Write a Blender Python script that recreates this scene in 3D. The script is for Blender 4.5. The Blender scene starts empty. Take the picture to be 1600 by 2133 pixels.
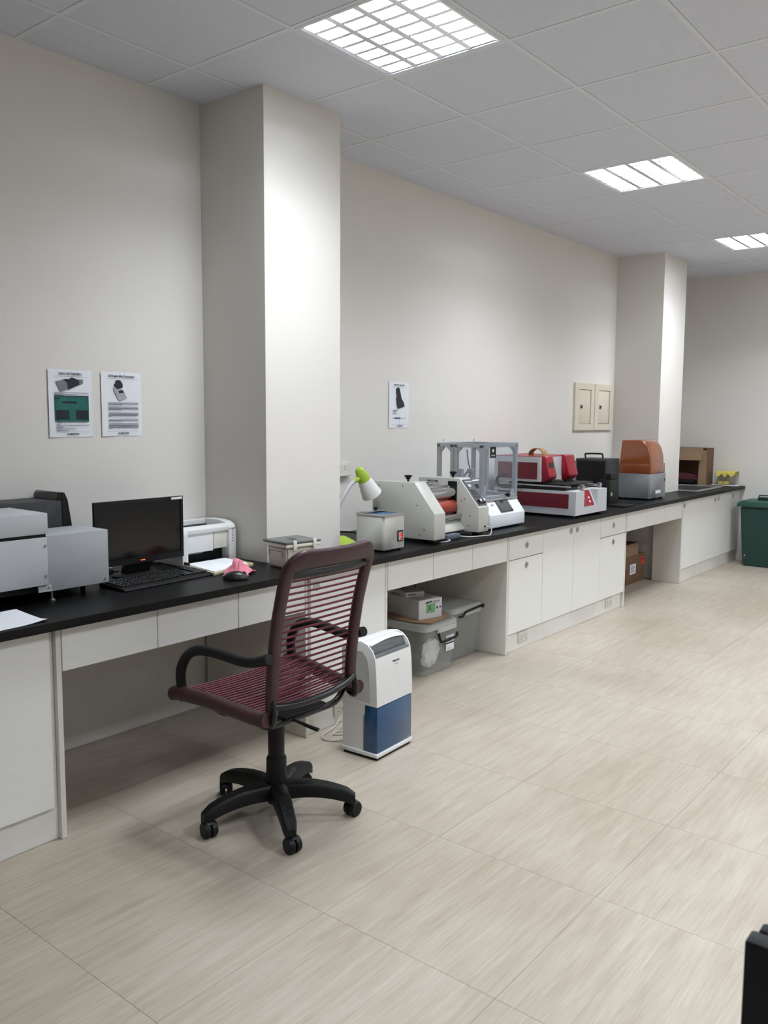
import bpy, bmesh, math, random
from mathutils import Vector, Matrix
from mathutils import noise as mnoise

# ---------------------------------------------------------------- camera, world, exposure
SC = bpy.context.scene
COL = SC.collection
T = 0.7825            # worktop surface height
CEIL = 2.938          # ceiling height
YB = 9.15             # far wall
XR = 7.5              # right wall (outside the frame)
YF = -4.4             # wall behind the camera
PI = math.pi

cam_d = bpy.data.cameras.new('camera')
cam = bpy.data.objects.new('camera', cam_d)
COL.objects.link(cam)
yaw, pitch, roll = 0.673988185, -0.102908206, 0.00669370340
sy, cy = math.sin(yaw), math.cos(yaw)
f0 = Vector((-sy, cy, 0)); r0 = Vector((cy, sy, 0)); u0 = Vector((0, 0, 1))
f1 = math.cos(pitch) * f0 + math.sin(pitch) * u0
u1 = -math.sin(pitch) * f0 + math.cos(pitch) * u0
r2 = math.cos(roll) * r0 + math.sin(roll) * u1
u2 = -math.sin(roll) * r0 + math.cos(roll) * u1
M = Matrix((r2, u2, -f1)).transposed().to_4x4()
M.translation = Vector((3.347, 0.0, 1.467))
cam.matrix_world = M
cam_d.sensor_fit = 'AUTO'
cam_d.sensor_width = 36.0
cam_d.lens = 1761.713 / 2133 * 36.0
cam_d.shift_x = -12.53 / 2133
cam_d.shift_y = -15.49 / 2133
cam_d.clip_start = 0.05
cam_d.dof.use_dof = True
cam_d.dof.focus_distance = 3.6
cam_d.dof.aperture_fstop = 17.0
SC.camera = cam

w = bpy.data.worlds.new('world')
SC.world = w
w.use_nodes = True
w.node_tree.nodes['Background'].inputs['Color'].default_value = (0.8, 0.85, 1.0, 1)
w.node_tree.nodes['Background'].inputs['Strength'].default_value = 0.0
SC.view_settings.view_transform = 'Standard'
SC.view_settings.look = 'None'
SC.view_settings.gamma = 1.0
SC.view_settings.use_curve_mapping = False
SC.view_settings.exposure = 0.0
LIGHT_W = 20.8        # watts of each of the four strips in a ceiling light
LIGHT_C = (0.875, 0.94, 1.0)

# ---------------------------------------------------------------- materials
def lin(c):
    return tuple(((v / 255) / 12.92 if v / 255 <= 0.04045 else ((v / 255 + 0.055) / 1.055) ** 2.4) for v in c) + (1.0,)

def mat(name, rgb, rough=0.5, metal=0.0, var=0.06, scale=20.0, bump=0.0, bscale=200.0, coat=0.0, spec=0.5,
        emit=None, estr=0.0, trans=0.0, ior=1.45, stretch=None):
    m = bpy.data.materials.new(name); m.use_nodes = True
    nt = m.node_tree; b = nt.nodes['Principled BSDF']
    tc = nt.nodes.new('ShaderNodeTexCoord')
    mp = nt.nodes.new('ShaderNodeMapping')
    nt.links.new(tc.outputs['Object'], mp.inputs['Vector'])
    if stretch: mp.inputs['Scale'].default_value = stretch
    nz = nt.nodes.new('ShaderNodeTexNoise'); nz.inputs['Scale'].default_value = scale
    nz.inputs['Detail'].default_value = 4.0
    nt.links.new(mp.outputs['Vector'], nz.inputs['Vector'])
    cr = nt.nodes.new('ShaderNodeValToRGB')
    c = lin(rgb)
    cr.color_ramp.elements[0].position = 0.3; cr.color_ramp.elements[1].position = 0.7
    cr.color_ramp.elements[0].color = tuple(v * (1 - var) for v in c[:3]) + (1,)
    cr.color_ramp.elements[1].color = tuple(min(1, v * (1 + var)) for v in c[:3]) + (1,)
    nt.links.new(nz.outputs['Fac'], cr.inputs['Fac'])
    nt.links.new(cr.outputs['Color'], b.inputs['Base Color'])
    b.inputs['Roughness'].default_value = rough
    b.inputs['Metallic'].default_value = metal
    b.inputs['Specular IOR Level'].default_value = spec
    b.inputs['Coat Weight'].default_value = coat
    b.inputs['Transmission Weight'].default_value = trans
    b.inputs['IOR'].default_value = ior
    if emit:
        b.inputs['Emission Color'].default_value = lin(emit); b.inputs['Emission Strength'].default_value = estr
    if bump:
        n2 = nt.nodes.new('ShaderNodeTexNoise'); n2.inputs['Scale'].default_value = bscale
        n2.inputs['Detail'].default_value = 3.0
        nt.links.new(mp.outputs['Vector'], n2.inputs['Vector'])
        bp = nt.nodes.new('ShaderNodeBump'); bp.inputs['Strength'].default_value = bump
        bp.inputs['Distance'].default_value = 0.002
        nt.links.new(n2.outputs['Fac'], bp.inputs['Height'])
        nt.links.new(bp.outputs['Normal'], b.inputs['Normal'])
    return m

def clear_mat(name, rgb, alpha, rough=0.1, tint=(255, 255, 255)):
    m = bpy.data.materials.new(name); m.use_nodes = True
    nt = m.node_tree; b = nt.nodes['Principled BSDF']; out = nt.nodes['Material Output']
    nz = nt.nodes.new('ShaderNodeTexNoise'); nz.inputs['Scale'].default_value = 9
    cr = nt.nodes.new('ShaderNodeValToRGB')
    c = lin(rgb)
    cr.color_ramp.elements[0].color = tuple(v * .92 for v in c[:3]) + (1,); cr.color_ramp.elements[1].color = c
    nt.links.new(nz.outputs['Fac'], cr.inputs['Fac']); nt.links.new(cr.outputs['Color'], b.inputs['Base Color'])
    b.inputs['Roughness'].default_value = rough
    tr = nt.nodes.new('ShaderNodeBsdfTransparent'); tr.inputs['Color'].default_value = lin(tint)
    mx = nt.nodes.new('ShaderNodeMixShader'); mx.inputs['Fac'].default_value = alpha
    nt.links.new(tr.outputs[0], mx.inputs[1]); nt.links.new(b.outputs[0], mx.inputs[2])
    nt.links.new(mx.outputs[0], out.inputs['Surface'])
    return m

def floor_mat():
    m = bpy.data.materials.new('vinyl_floor'); m.use_nodes = True
    nt = m.node_tree; b = nt.nodes['Principled BSDF']; N = nt.nodes.new; L = nt.links.new
    geo = N('ShaderNodeNewGeometry'); oi = N('ShaderNodeObjectInfo')
    off = N('ShaderNodeVectorMath'); off.operation = 'SCALE'; off.inputs['Scale'].default_value = 1.0
    comb = N('ShaderNodeCombineXYZ'); L(oi.outputs['Random'], comb.inputs['Z'])
    add = N('ShaderNodeVectorMath'); add.operation = 'ADD'
    L(geo.outputs['Position'], add.inputs[0]); L(comb.outputs[0], add.inputs[1])
    mp = N('ShaderNodeMapping'); mp.inputs['Scale'].default_value = (120, 4.2, 6)
    L(add.outputs[0], mp.inputs['Vector'])
    n1 = N('ShaderNodeTexNoise'); n1.inputs['Scale'].default_value = 1.6; n1.inputs['Detail'].default_value = 6; n1.inputs['Roughness'].default_value = .68
    L(mp.outputs[0], n1.inputs['Vector'])
    mp2 = N('ShaderNodeMapping'); mp2.inputs['Scale'].default_value = (22, 2.2, 4)
    L(add.outputs[0], mp2.inputs['Vector'])
    n2 = N('ShaderNodeTexNoise'); n2.inputs['Scale'].default_value = 1.5; n2.inputs['Detail'].default_value = 4
    L(mp2.outputs[0], n2.inputs['Vector'])
    n3 = N('ShaderNodeTexNoise'); n3.inputs['Scale'].default_value = 1.1; n3.inputs['Detail'].default_value = 3
    L(geo.outputs['Position'], n3.inputs['Vector'])
    c1 = N('ShaderNodeValToRGB')
    c1.color_ramp.elements[0].position = .30; c1.color_ramp.elements[0].color = lin((173, 162, 148))
    c1.color_ramp.elements[1].position = .66; c1.color_ramp.elements[1].color = lin((190, 180, 167))
    L(n1.outputs['Fac'], c1.inputs['Fac'])
    c2 = N('ShaderNodeValToRGB')
    c2.color_ramp.elements[0].position = .3; c2.color_ramp.elements[0].color = lin((238, 236, 232))
    c2.color_ramp.elements[1].position = .65; c2.color_ramp.elements[1].color = (1, 1, 1, 1)
    L(n2.outputs['Fac'], c2.inputs['Fac'])
    c3 = N('ShaderNodeValToRGB')
    c3.color_ramp.elements[0].position = .35; c3.color_ramp.elements[0].color = lin((236, 234, 230))
    c3.color_ramp.elements[1].position = .6; c3.color_ramp.elements[1].color = (1, 1, 1, 1)
    L(n3.outputs['Fac'], c3.inputs['Fac'])
    m1 = N('ShaderNodeMix'); m1.data_type = 'RGBA'; m1.blend_type = 'MULTIPLY'; m1.inputs['Factor'].default_value = 1
    L(c1.outputs[0], m1.inputs[6]); L(c2.outputs[0], m1.inputs[7])
    m2 = N('ShaderNodeMix'); m2.data_type = 'RGBA'; m2.blend_type = 'MULTIPLY'; m2.inputs['Factor'].default_value = 1
    L(m1.outputs[2], m2.inputs[6]); L(c3.outputs[0], m2.inputs[7])
    L(m2.outputs[2], b.inputs['Base Color'])
    b.inputs['Roughness'].default_value = .42; b.inputs['Specular IOR Level'].default_value = .35
    return m

def wall_mat(name, rgb):
    return mat(name, rgb, rough=.75, var=.012, scale=1.3, bump=.12, bscale=160, spec=.25)

def laminate_mat():
    return mat('white_laminate', (236, 235, 231), rough=.42, var=.015, scale=6, stretch=(1, 1, 14), spec=.4)

WHITE_WALL = wall_mat('wall_paint', (231, 227, 221))
GREY_WALL = wall_mat('low_bounce_wall_grey', (176, 174, 170))  # unseen walls kept grey so less bounced light fills the side faces
PILLAR_PAINT = wall_mat('pillar_paint', (228, 224, 218))
TILE = mat('ceiling_tile_gypsum', (214, 218, 228), rough=.9, var=.02, scale=40, bump=.2, bscale=300, spec=.1)
TBAR = mat('ceiling_grid_metal', (220, 224, 230), rough=.5, var=.01)
PLENUM = mat('plenum_dark', (45, 45, 48), rough=.9)
FLOOR = floor_mat()
GROUT = mat('floor_screed', (105, 98, 90), rough=.9)
LAM = laminate_mat()
LAM_EDGE = mat('laminate_edge_cream', (222, 218, 210), rough=.5, var=.03)
KICK = mat('kickboard_white', (236, 234, 229), rough=.5, var=.05, scale=5)
BLACKTOP = mat('black_laminate', (8, 9, 10), rough=.42, var=.12, scale=60, spec=.24)
STEEL = mat('brushed_steel', (190, 190, 190), rough=.28, metal=1, var=.05)
CHROME = mat('chrome', (205, 205, 208), rough=.12, metal=1, var=.02)
ALU = mat('aluminium_profile', (180, 182, 185), rough=.4, metal=.55, var=.04)
LOUVRE = mat('louvre_aluminium', (236, 237, 240), rough=.2, metal=.95, var=.02)
REFLECT = mat('light_tray_white', (245, 245, 245), rough=.6, var=.01)
BLK = mat('black_plastic', (10, 11, 13), rough=.5, spec=.35, var=.1, scale=50)
BLK_S = mat('black_satin_metal', (17, 19, 21), rough=.35, var=.1)
BLK_G = mat('black_gloss', (10, 11, 12), rough=.12, var=.05)
DGREY = mat('dark_grey_plastic', (38, 40, 44), rough=.5)
MGREY = mat('mid_grey_plastic', (120, 122, 125), rough=.5)
LGREY = mat('light_grey_paint', (186, 188, 191), rough=.42, var=.02)
LGREY2 = mat('light_grey_textured', (168, 170, 174), rough=.5, var=.03, bump=.2)
BEIGEGREY = mat('beige_grey_enamel', (188, 188, 181), rough=.4, var=.02, bump=.08)
WHITEP = mat('white_plastic', (232, 232, 231), rough=.35, var=.01)
WHITEM = mat('white_enamel', (226, 230, 236), rough=.3, var=.01)
OFFW = mat('off_white_plastic', (222, 218, 206), rough=.45, var=.03)
CREAM = mat('cream_steel_panel', (223, 213, 196), rough=.45, var=.02)
RED = mat('red_enamel', (132, 18, 34), rough=.34, var=.03)
DRED = mat('dark_red_panel', (96, 14, 28), rough=.4, var=.04)
ORANGE_RUB = mat('orange_rubber', (146, 60, 40), rough=.6, var=.06, bump=.2)
ORANGE = mat('amber_plastic', (128, 68, 36), rough=.18, var=.05, coat=.5)
LEATHER = mat('burgundy_leather', (56, 28, 34), rough=.42, var=.12, scale=35, bump=.35, bscale=260)
CORDM = mat('burgundy_cord', (88, 22, 40), rough=.6, var=.12, scale=120)
BLUE = mat('blue_tank_plastic', (28, 72, 112), rough=.14, var=.08, scale=4, coat=.4)
PAPER = mat('paper_white', (238, 240, 246), rough=.8, var=.008)
KRAFT = mat('kraft_paper', (178, 145, 112), rough=.85, var=.06)
CARD = mat('brown_cardboard', (112, 84, 62), rough=.85, var=.07, bump=.15)
CARD_L = mat('tan_cardboard', (138, 114, 88), rough=.85, var=.06, bump=.15)
WBOX = mat('white_cardboard', (214, 214, 214), rough=.7, var=.02)
PINK = mat('pink_cloth', (206, 122, 138), rough=.85, var=.06, bump=.3)
YELLOW = mat('yellow_cloth', (214, 196, 92), rough=.85, var=.07, bump=.3)
LIME = mat('lime_plastic', (160, 186, 62), rough=.35, var=.03)
GREEN = mat('green_bin_plastic', (24, 54, 48), rough=.42, var=.05, bump=.1)
GREEN_L = mat('green_lid_plastic', (38, 76, 66), rough=.4, var=.05)
CLEARBIN = clear_mat('translucent_bin_plastic', (216, 219, 214), .20, .3)
CLEARLID = clear_mat('translucent_lid_plastic', (226, 228, 222), .55, .25)
ACRYL = clear_mat('clear_acrylic', (215, 222, 230), .07, .03, (244, 246, 249))
SMOKE = clear_mat('smoked_lid', (112, 116, 112), .72, .12, (170, 180, 175))
WATER = mat('bath_water', (70, 120, 170), rough=.05, var=.2, scale=30)
INK = mat('printed_ink', (40, 40, 46), rough=.8)
INKG = mat('grey_ink', (110, 112, 124), rough=.8)
GREENINK = mat('green_print', (30, 96, 88), rough=.7, var=.15, scale=60)
DGREENINK = mat('dark_green_print', (22, 34, 40), rough=.7, var=.2, scale=50)
STICKG = mat('green_sticker', (126, 178, 132), rough=.7, var=.1, scale=80)
STICKR = mat('red_sticker', (226, 66, 60), rough=.6)
LEDRED = mat('red_led_display', (180, 30, 30), rough=.3, emit=(255, 40, 30), estr=.6)
LOGO_O = mat('orange_power_light', (230, 90, 40), rough=.3, emit=(255, 110, 60), estr=1.0)
MAROON = mat('maroon_cloth', (86, 40, 52), rough=.9)
LCD = mat('lcd_grey', (150, 160, 160), rough=.3)
NAVYINK = mat('navy_print', (40, 50, 100), rough=.8)
WCORD = mat('grey_cable', (190, 190, 184), rough=.5)

# ---------------------------------------------------------------- mesh helpers
def box(bm, x0, x1, y0, y1, z0, z1, r=0.0, seg=2, rot=None, piv=None):
    g = bmesh.ops.create_cube(bm, size=1.0)
    vs = g['verts']
    bmesh.ops.scale(bm, vec=(x1 - x0, y1 - y0, z1 - z0), verts=vs)
    c = Vector(((x0 + x1) / 2, (y0 + y1) / 2, (z0 + z1) / 2))
    if r:
        es = list({e for v in vs for e in v.link_edges})
        res = bmesh.ops.bevel(bm, geom=es, offset=r, segments=seg, affect='EDGES', profile=.5)
        vs = list({v for f in res['faces'] for v in f.verts} | {v for v in vs if v.is_valid})
    if rot is not None:
        bmesh.ops.rotate(bm, cent=(0, 0, 0), matrix=rot, verts=vs)
    bmesh.ops.translate(bm, vec=c, verts=vs)
    return vs

def prism(bm, pts, axis, a0, a1, r=0.0, seg=2):
    def P(p, a):
        if axis == 'y': return (p[0], a, p[1])
        if axis == 'x': return (a, p[0], p[1])
        return (p[0], p[1], a)
    A = [bm.verts.new(P(p, a0)) for p in pts]; B = [bm.verts.new(P(p, a1)) for p in pts]
    fs = [bm.faces.new(A), bm.faces.new(B[::-1])]
    n = len(pts)
    for i in range(n):
        fs.append(bm.faces.new((A[i], A[(i + 1) % n], B[(i + 1) % n], B[i])))
    bmesh.ops.recalc_face_normals(bm, faces=fs)
    if r:
        es = list({e for v in A + B for e in v.link_edges})
        bmesh.ops.bevel(bm, geom=es, offset=r, segments=seg, affect='EDGES', profile=.5)
    return A + B

def cyl(bm, p0, p1, r0, r1=None, seg=20, caps=True):
    p0 = Vector(p0); p1 = Vector(p1); r1 = r0 if r1 is None else r1
    d = (p1 - p0).normalized(); q = d.to_track_quat('Z', 'Y')
    a = [bm.verts.new(p0 + q @ Vector((math.cos(2 * PI * i / seg) * r0, math.sin(2 * PI * i / seg) * r0, 0))) for i in range(seg)]
    b = [bm.verts.new(p1 + q @ Vector((math.cos(2 * PI * i / seg) * r1, math.sin(2 * PI * i / seg) * r1, 0))) for i in range(seg)]
    for i in range(seg):
        bm.faces.new((a[i], a[(i + 1) % seg], b[(i + 1) % seg], b[i]))
    if caps:
        bm.faces.new(a[::-1]); bm.faces.new(b)

def lathe(bm, prof, c=(0, 0, 0), seg=24, axis=(0, 0, 1)):
    q = Vector(axis).normalized().to_track_quat('Z', 'Y'); c = Vector(c)
    rings = []
    for r, z in prof:
        if r < 1e-6: rings.append([bm.verts.new(c + q @ Vector((0, 0, z)))])
        else: rings.append([bm.verts.new(c + q @ Vector((math.cos(2 * PI * i / seg) * r, math.sin(2 * PI * i / seg) * r, z))) for i in range(seg)])
    for A, B in zip(rings, rings[1:]):
        for i in range(seg):
            j = (i + 1) % seg
            if len(A) == 1 and len(B) == 1: continue
            if len(A) == 1: bm.faces.new((A[0], B[i], B[j]))
            elif len(B) == 1: bm.faces.new((A[i], A[j], B[0]))
            else: bm.faces.new((A[i], A[j], B[j], B[i]))

def smooth_path(pts, n=6):
    P = [Vector(p) for p in pts]
    if len(P) < 3: return P
    out = []
    for i in range(len(P) - 1):
        p0 = P[max(i - 1, 0)]; p1 = P[i]; p2 = P[i + 1]; p3 = P[min(i + 2, len(P) - 1)]
        for k in range(n):
            t = k / n
            out.append(.5 * ((2 * p1) + (-p0 + p2) * t + (2 * p0 - 5 * p1 + 4 * p2 - p3) * t * t + (-p0 + 3 * p1 - 3 * p2 + p3) * t ** 3))
    out.append(P[-1]); return out

def tube(bm, pts, r, seg=10, n=6, flat=1.0, caps=True, r_end=None):
    P = smooth_path(pts, n) if n > 1 else [Vector(p) for p in pts]
    tan = []
    for i in range(len(P)):
        t = P[min(i + 1, len(P) - 1)] - P[max(i - 1, 0)]
        tan.append(t.normalized())
    ref = Vector((0, 0, 1)) if abs(tan[0].z) < .9 else Vector((1, 0, 0))
    nrm = (ref - tan[0] * ref.dot(tan[0])).normalized()
    rings = []
    for i, p in enumerate(P):
        nrm = (nrm - tan[i] * nrm.dot(tan[i])).normalized(); bn = tan[i].cross(nrm)
        rr = r if r_end is None else r + (r_end - r) * i / (len(P) - 1)
        rings.append([bm.verts.new(p + nrm * math.cos(2 * PI * k / seg) * rr * flat + bn * math.sin(2 * PI * k / seg) * rr) for k in range(seg)])
    for A, B in zip(rings, rings[1:]):
        for k in range(seg):
            bm.faces.new((A[k], A[(k + 1) % seg], B[(k + 1) % seg], B[k]))
    if caps:
        bm.faces.new(rings[0][::-1]); bm.faces.new(rings[-1])

def quad(bm, a, b, c, d):
    return bm.faces.new([bm.verts.new(p) for p in (a, b, c, d)])

def root_loc(o):
    v = Vector((0, 0, 0))
    while o is not None:
        v += o.location; o = o.parent
    return v

def link(name, me, m, parent=None, at=(0, 0, 0)):
    o = bpy.data.objects.new(name, me); COL.objects.link(o)
    if m is not None and not me.materials: me.materials.append(m)
    o.parent = parent; o.location = at
    return o

def obj(name, bm, m, parent=None, world=True, label=None, smooth=35, at=None):
    """bm in world coordinates (parent unrotated) unless world=False; at = own origin"""
    off = root_loc(parent) if (world and parent is not None) else Vector((0, 0, 0))
    bmesh.ops.recalc_face_normals(bm, faces=bm.faces[:])
    sub = off + (Vector(at) - off if at is not None else Vector((0, 0, 0)))
    if sub.length: bmesh.ops.translate(bm, vec=-sub, verts=bm.verts[:])
    me = bpy.data.meshes.new(name); bm.to_mesh(me); bm.free()
    if smooth:
        me.shade_smooth(); me.set_sharp_from_angle(angle=math.radians(smooth))
    o = link(name, me, m, parent, (sub - off) if at is not None else (0, 0, 0))
    if label: o['label'] = label
    return o

def thing(name, label, cat, loc=(0, 0, 0), rz=0.0, group=None):
    o = bpy.data.objects.new(name, None); COL.objects.link(o)
    o.empty_display_size = .05
    o.location = loc; o.rotation_euler = (0, 0, rz)
    o['label'] = label; o['category'] = cat
    if group: o['group'] = group
    return o

def tag(o, label, cat, group=None):
    o['label'] = label; o['category'] = cat
    if group: o['group'] = group
    return o

def struct(name, bm, m, parent=None, smooth=0):
    o = obj(name, bm, m, parent, smooth=smooth)
    if parent is None: o['kind'] = 'structure'
    return o

def B(*a, **k):
    bm = bmesh.new(); box(bm, *a, **k); return bm

def PR(*a, **k):
    bm = bmesh.new(); prism(bm, *a, **k); return bm

def CY(*a, **k):
    bm = bmesh.new(); cyl(bm, *a, **k); return bm

def TU(*a, **k):
    bm = bmesh.new(); tube(bm, *a, **k); return bm

def text(name, s, size, parent, m, loc, rot, sx=1.0, world=True, label=None, bold=0.0, align='CENTER'):
    cu = bpy.data.curves.new(name, 'FONT'); cu.body = s; cu.size = size; cu.align_x = align; cu.align_y = 'CENTER'
    cu.extrude = .0002; cu.offset = bold; cu.resolution_u = 2
    t = bpy.data.objects.new('tmp', cu); COL.objects.link(t)
    dg = bpy.context.evaluated_depsgraph_get(); dg.update()
    me = bpy.data.meshes.new_from_object(t.evaluated_get(dg))
    bpy.data.objects.remove(t); bpy.data.curves.remove(cu)
    me.materials.clear()
    me.transform(Matrix.Diagonal((sx, 1, 1, 1)))
    me.transform(rot.to_4x4())
    off = root_loc(parent) if world else Vector((0, 0, 0))
    me.name = name
    o = link(name, me, m, parent, Vector(loc) - off)
    if label: o['label'] = label
    return o

FACE_X = Matrix(((0, 0, 1), (1, 0, 0), (0, 1, 0)))     # text reading on a face that looks towards +x
FACE_NY = Matrix(((1, 0, 0), (0, 0, -1), (0, 1, 0)))   # on a face that looks towards -y

# ---------------------------------------------------------------- room shell
P1 = (0.443, 2.712, 3.223)     # pillar near: depth, y0, y1
P2 = (0.443, 7.530, 8.083)
WT = CEIL + 0.25
struct('wall_left', B(-.15, 0, YF, YB + .15, 0, WT), WHITE_WALL)
struct('wall_back', B(0, XR, YB, YB + .15, 0, WT), WHITE_WALL)
struct('wall_right', B(XR, XR + .15, YF, YB + .15, 0, WT), GREY_WALL)
struct('wall_front', B(-.15, XR + .15, YF - .15, YF, 0, WT), GREY_WALL)
bm = B(-.001, P1[0], P1[1], P1[2], 0, CEIL + .03)
struct('pillar', bm, PILLAR_PAINT)
struct('pillar', B(-.001, P2[0], P2[1], P2[2], 0, CEIL + .03), PILLAR_PAINT)

# floor: screed below, every vinyl tile a part
floor = struct('floor', B(-.15, XR + .15, YF - .15, YB + .15, -.08, -.0035), GROUT)
FP = 0.5925
fx0, fy0 = 1.1235 - 2 * FP, 1.147 - 6 * FP
tile_cache = {}
def tile_mesh(kind, wx, wy, z0, z1, m):
    k = (kind, round(wx, 3), round(wy, 3))
    if k not in tile_cache:
        bm = B(-wx / 2, wx / 2, -wy / 2, wy / 2, z0, z1)
        me = bpy.data.meshes.new(kind); bm.to_mesh(me); bm.free(); me.materials.append(m)
        tile_cache[k] = me
    return tile_cache[k]
GAP = .0011
for i in range(-1, 14):
    for j in range(-6, 22):
        x0 = max(0, fx0 + i * FP); x1 = min(XR, fx0 + (i + 1) * FP)
        y0 = max(YF, fy0 + j * FP); y1 = min(YB, fy0 + (j + 1) * FP)
        if x1 - x0 < .02 or y1 - y0 < .02: continue
        me = tile_mesh('floor_tile', x1 - x0 - GAP, y1 - y0 - GAP, -.0034, 0, FLOOR)
        link('floor_tile', me, None, floor, ((x0 + x1) / 2, (y0 + y1) / 2, 0))

# ceiling: dark plenum slab, white T-bar grid, each tile a part, openings for the lights
GX0, GY0, GP = 0.9255, 2.4056, 0.6
ceiling = struct('ceiling', B(-.15, XR + .15, YF - .15, YB + .15, CEIL + .22, CEIL + .3), PLENUM)
light_cells = [(i, j) for i in (0, 4, 8) for j in (-4, 0, 4, 8) if (i, j) not in ((0, -4), (8, -4))]
gx = [0] + [GX0 + k * GP for k in range(-1, 11)] + [XR]
gy = [YF] + [GY0 + k * GP for k in range(-11, 12)] + [YB]
BW = .011
bm = bmesh.new()
for x in gx[1:-1]:
    box(bm, x - BW, x + BW, YF, YB, CEIL, CEIL + .0012)
for a, b in zip(gx, gx[1:]):
    for y in gy[1:-1]:
        if a == 0 and (P1[1] - .01 < y < P1[2] or P2[1] < y < P2[2]): continue
        box(bm, a + BW if a else 0, b - BW, y - BW, y + BW, CEIL, CEIL + .0012)
# wall angle
box(bm, 0, .018, YF, YB, CEIL - .0003, CEIL + .001); box(bm, 0, XR, YB - .018, YB, CEIL - .0003, CEIL + .001)
obj('ceiling_grid', bm, TBAR, ceiling, smooth=0)
for a, b in zip(gx, gx[1:]):
    for c, d in zip(gy, gy[1:]):
        ci, cj = round((a - GX0) / GP), round((c - GY0) / GP)
        if (ci, cj) in light_cells and a > .1 and c > YF: continue
        x0 = a + (BW + .0012 if a > 0 else .019); x1 = b - (BW + .0012 if b < XR else 0)
        y0 = c + (BW + .0012 if c > YF else 0); y1 = d - (BW + .0012 if d < YB else .019)
        me = tile_mesh('ceiling_tile', x1 - x0, y1 - y0, CEIL + .001, CEIL + .013, TILE)
        link('ceiling_tile', me, None, ceiling, ((x0 + x1) / 2, (y0 + y1) / 2, 0))

# louvred ceiling lights
lbl = {(0, 0): 'nearest recessed louvred ceiling light, cut by the top edge of the photo',
       (0, 4): 'middle recessed louvred ceiling light of the row along the ceiling',
       (0, 8): 'farthest recessed louvred ceiling light, cut by the right edge of the photo'}
proto = None
louvre_bms = {}
def make_light(i, j):
    global proto, ROOM_TUBE
    cx, cy = GX0 + (i + .5) * GP, GY0 + (j + .5) * GP
    t = thing('ceiling_light', lbl.get((i, j), 'recessed louvred ceiling light outside the photo'), 'light', (cx, cy, CEIL), 0, 'louvred ceiling lights')
    if proto:
        for ch in list(proto.children):
            c = ch.copy(); COL.objects.link(c); c.parent = t
            if i > 0 and ch.type == 'LIGHT':     # unseen rows set stronger than the seen row to balance the light
                c.data = ROOM_TUBE
        return t
    h = .289
    bm = bmesh.new()
    box(bm, -h, h, -h, h, .085, .09)
    for s in (-1, 1):
        box(bm, s * h - .002, s * h + .002, -h, h, .0, .09); box(bm, -h, h, s * h - .002, s * h + .002, 0, .09)
    obj('tray', bm, REFLECT, t, world=False, smooth=0)
    bm = bmesh.new()
    for s in (-1, 1):
        box(bm, s * (h - .006) - .008, s * (h - .006) + .008, -h, h, -.001, .004)
        box(bm, -h + .014, h - .014, s * (h - .006) - .008, s * (h - .006) + .008, -.001, .004)
    obj('frame', bm, TBAR, t, world=False, smooth=0)
    cw = (2 * h - .028) / 4; n = 7; cl = (2 * h - .028) / n
    for k in range(5):      # dividers along y, V shaped
        x = -h + .014 + k * cw
        bm = PR([(x - .013, .003), (x + .013, .003), (x + .007, .009), (x + .003, .020), (x + .0015, .036), (x - .0015, .036), (x - .003, .020), (x - .007, .009)], 'y', -h + .014, h - .014)
        obj('divider', bm, LOUVRE, t, world=False, smooth=0)
    for q in range(4):
        for k in range(n + 1):      # cross blades, each between two dividers
            y = -h + .014 + k * cl
            x0 = -h + .014 + q * cw
            bm = PR([(y - .009, .005), (y + .009, .005), (y + .004, .011), (y + .001, .034), (y - .001, .034), (y - .004, .011)], 'x', x0 + .002, x0 + cw - .002)
            obj('cross_blade', bm, LOUVRE, t, world=False, smooth=0)
        xc = -h + .014 + (q + .5) * cw
        d = bpy.data.lights.new('light_strip', 'AREA'); d.shape = 'RECTANGLE'; d.size = .095; d.size_y = .55
        d.energy = LIGHT_W * .76; d.color = LIGHT_C
        lo = bpy.data.objects.new('tube', d); COL.objects.link(lo); lo.parent = t; lo.location = (xc, 0, .050)

    ROOM_TUBE = d.copy(); ROOM_TUBE.energy = LIGHT_W
    proto = t
    return t
for ij in light_cells: make_light(*ij)

# ---------------------------------------------------------------- fitted bench
XF = 0.715      # door faces
bm = bmesh.new()
WX, Z0 = .762, T - .03
SK = (.225, .615, 8.10, 8.80)      # sink cut-out
box(bm, 0.001, WX, .2, 2.709, Z0, T); box(bm, P1[0] + .002, WX, 2.709, 3.226, Z0, T)
box(bm, 0.001, WX, 3.226, 7.527, Z0, T); box(bm, P2[0] + .002, WX, 7.527, 8.086, Z0, T)
box(bm, 0.001, WX, 8.086, SK[2], Z0, T); box(bm, 0.001, SK[0], SK[2], SK[3], Z0, T)
box(bm, SK[1], WX, SK[2], SK[3], Z0, T); box(bm, 0.001, WX, SK[3], YB - .001, Z0, T)
bmesh.ops.remove_doubles(bm, verts=bm.verts[:], dist=1e-5)
tag(obj('worktop', bm, BLACKTOP, None, smooth=0), 'long black laminate worktop running along the left wall', 'countertop')

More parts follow.
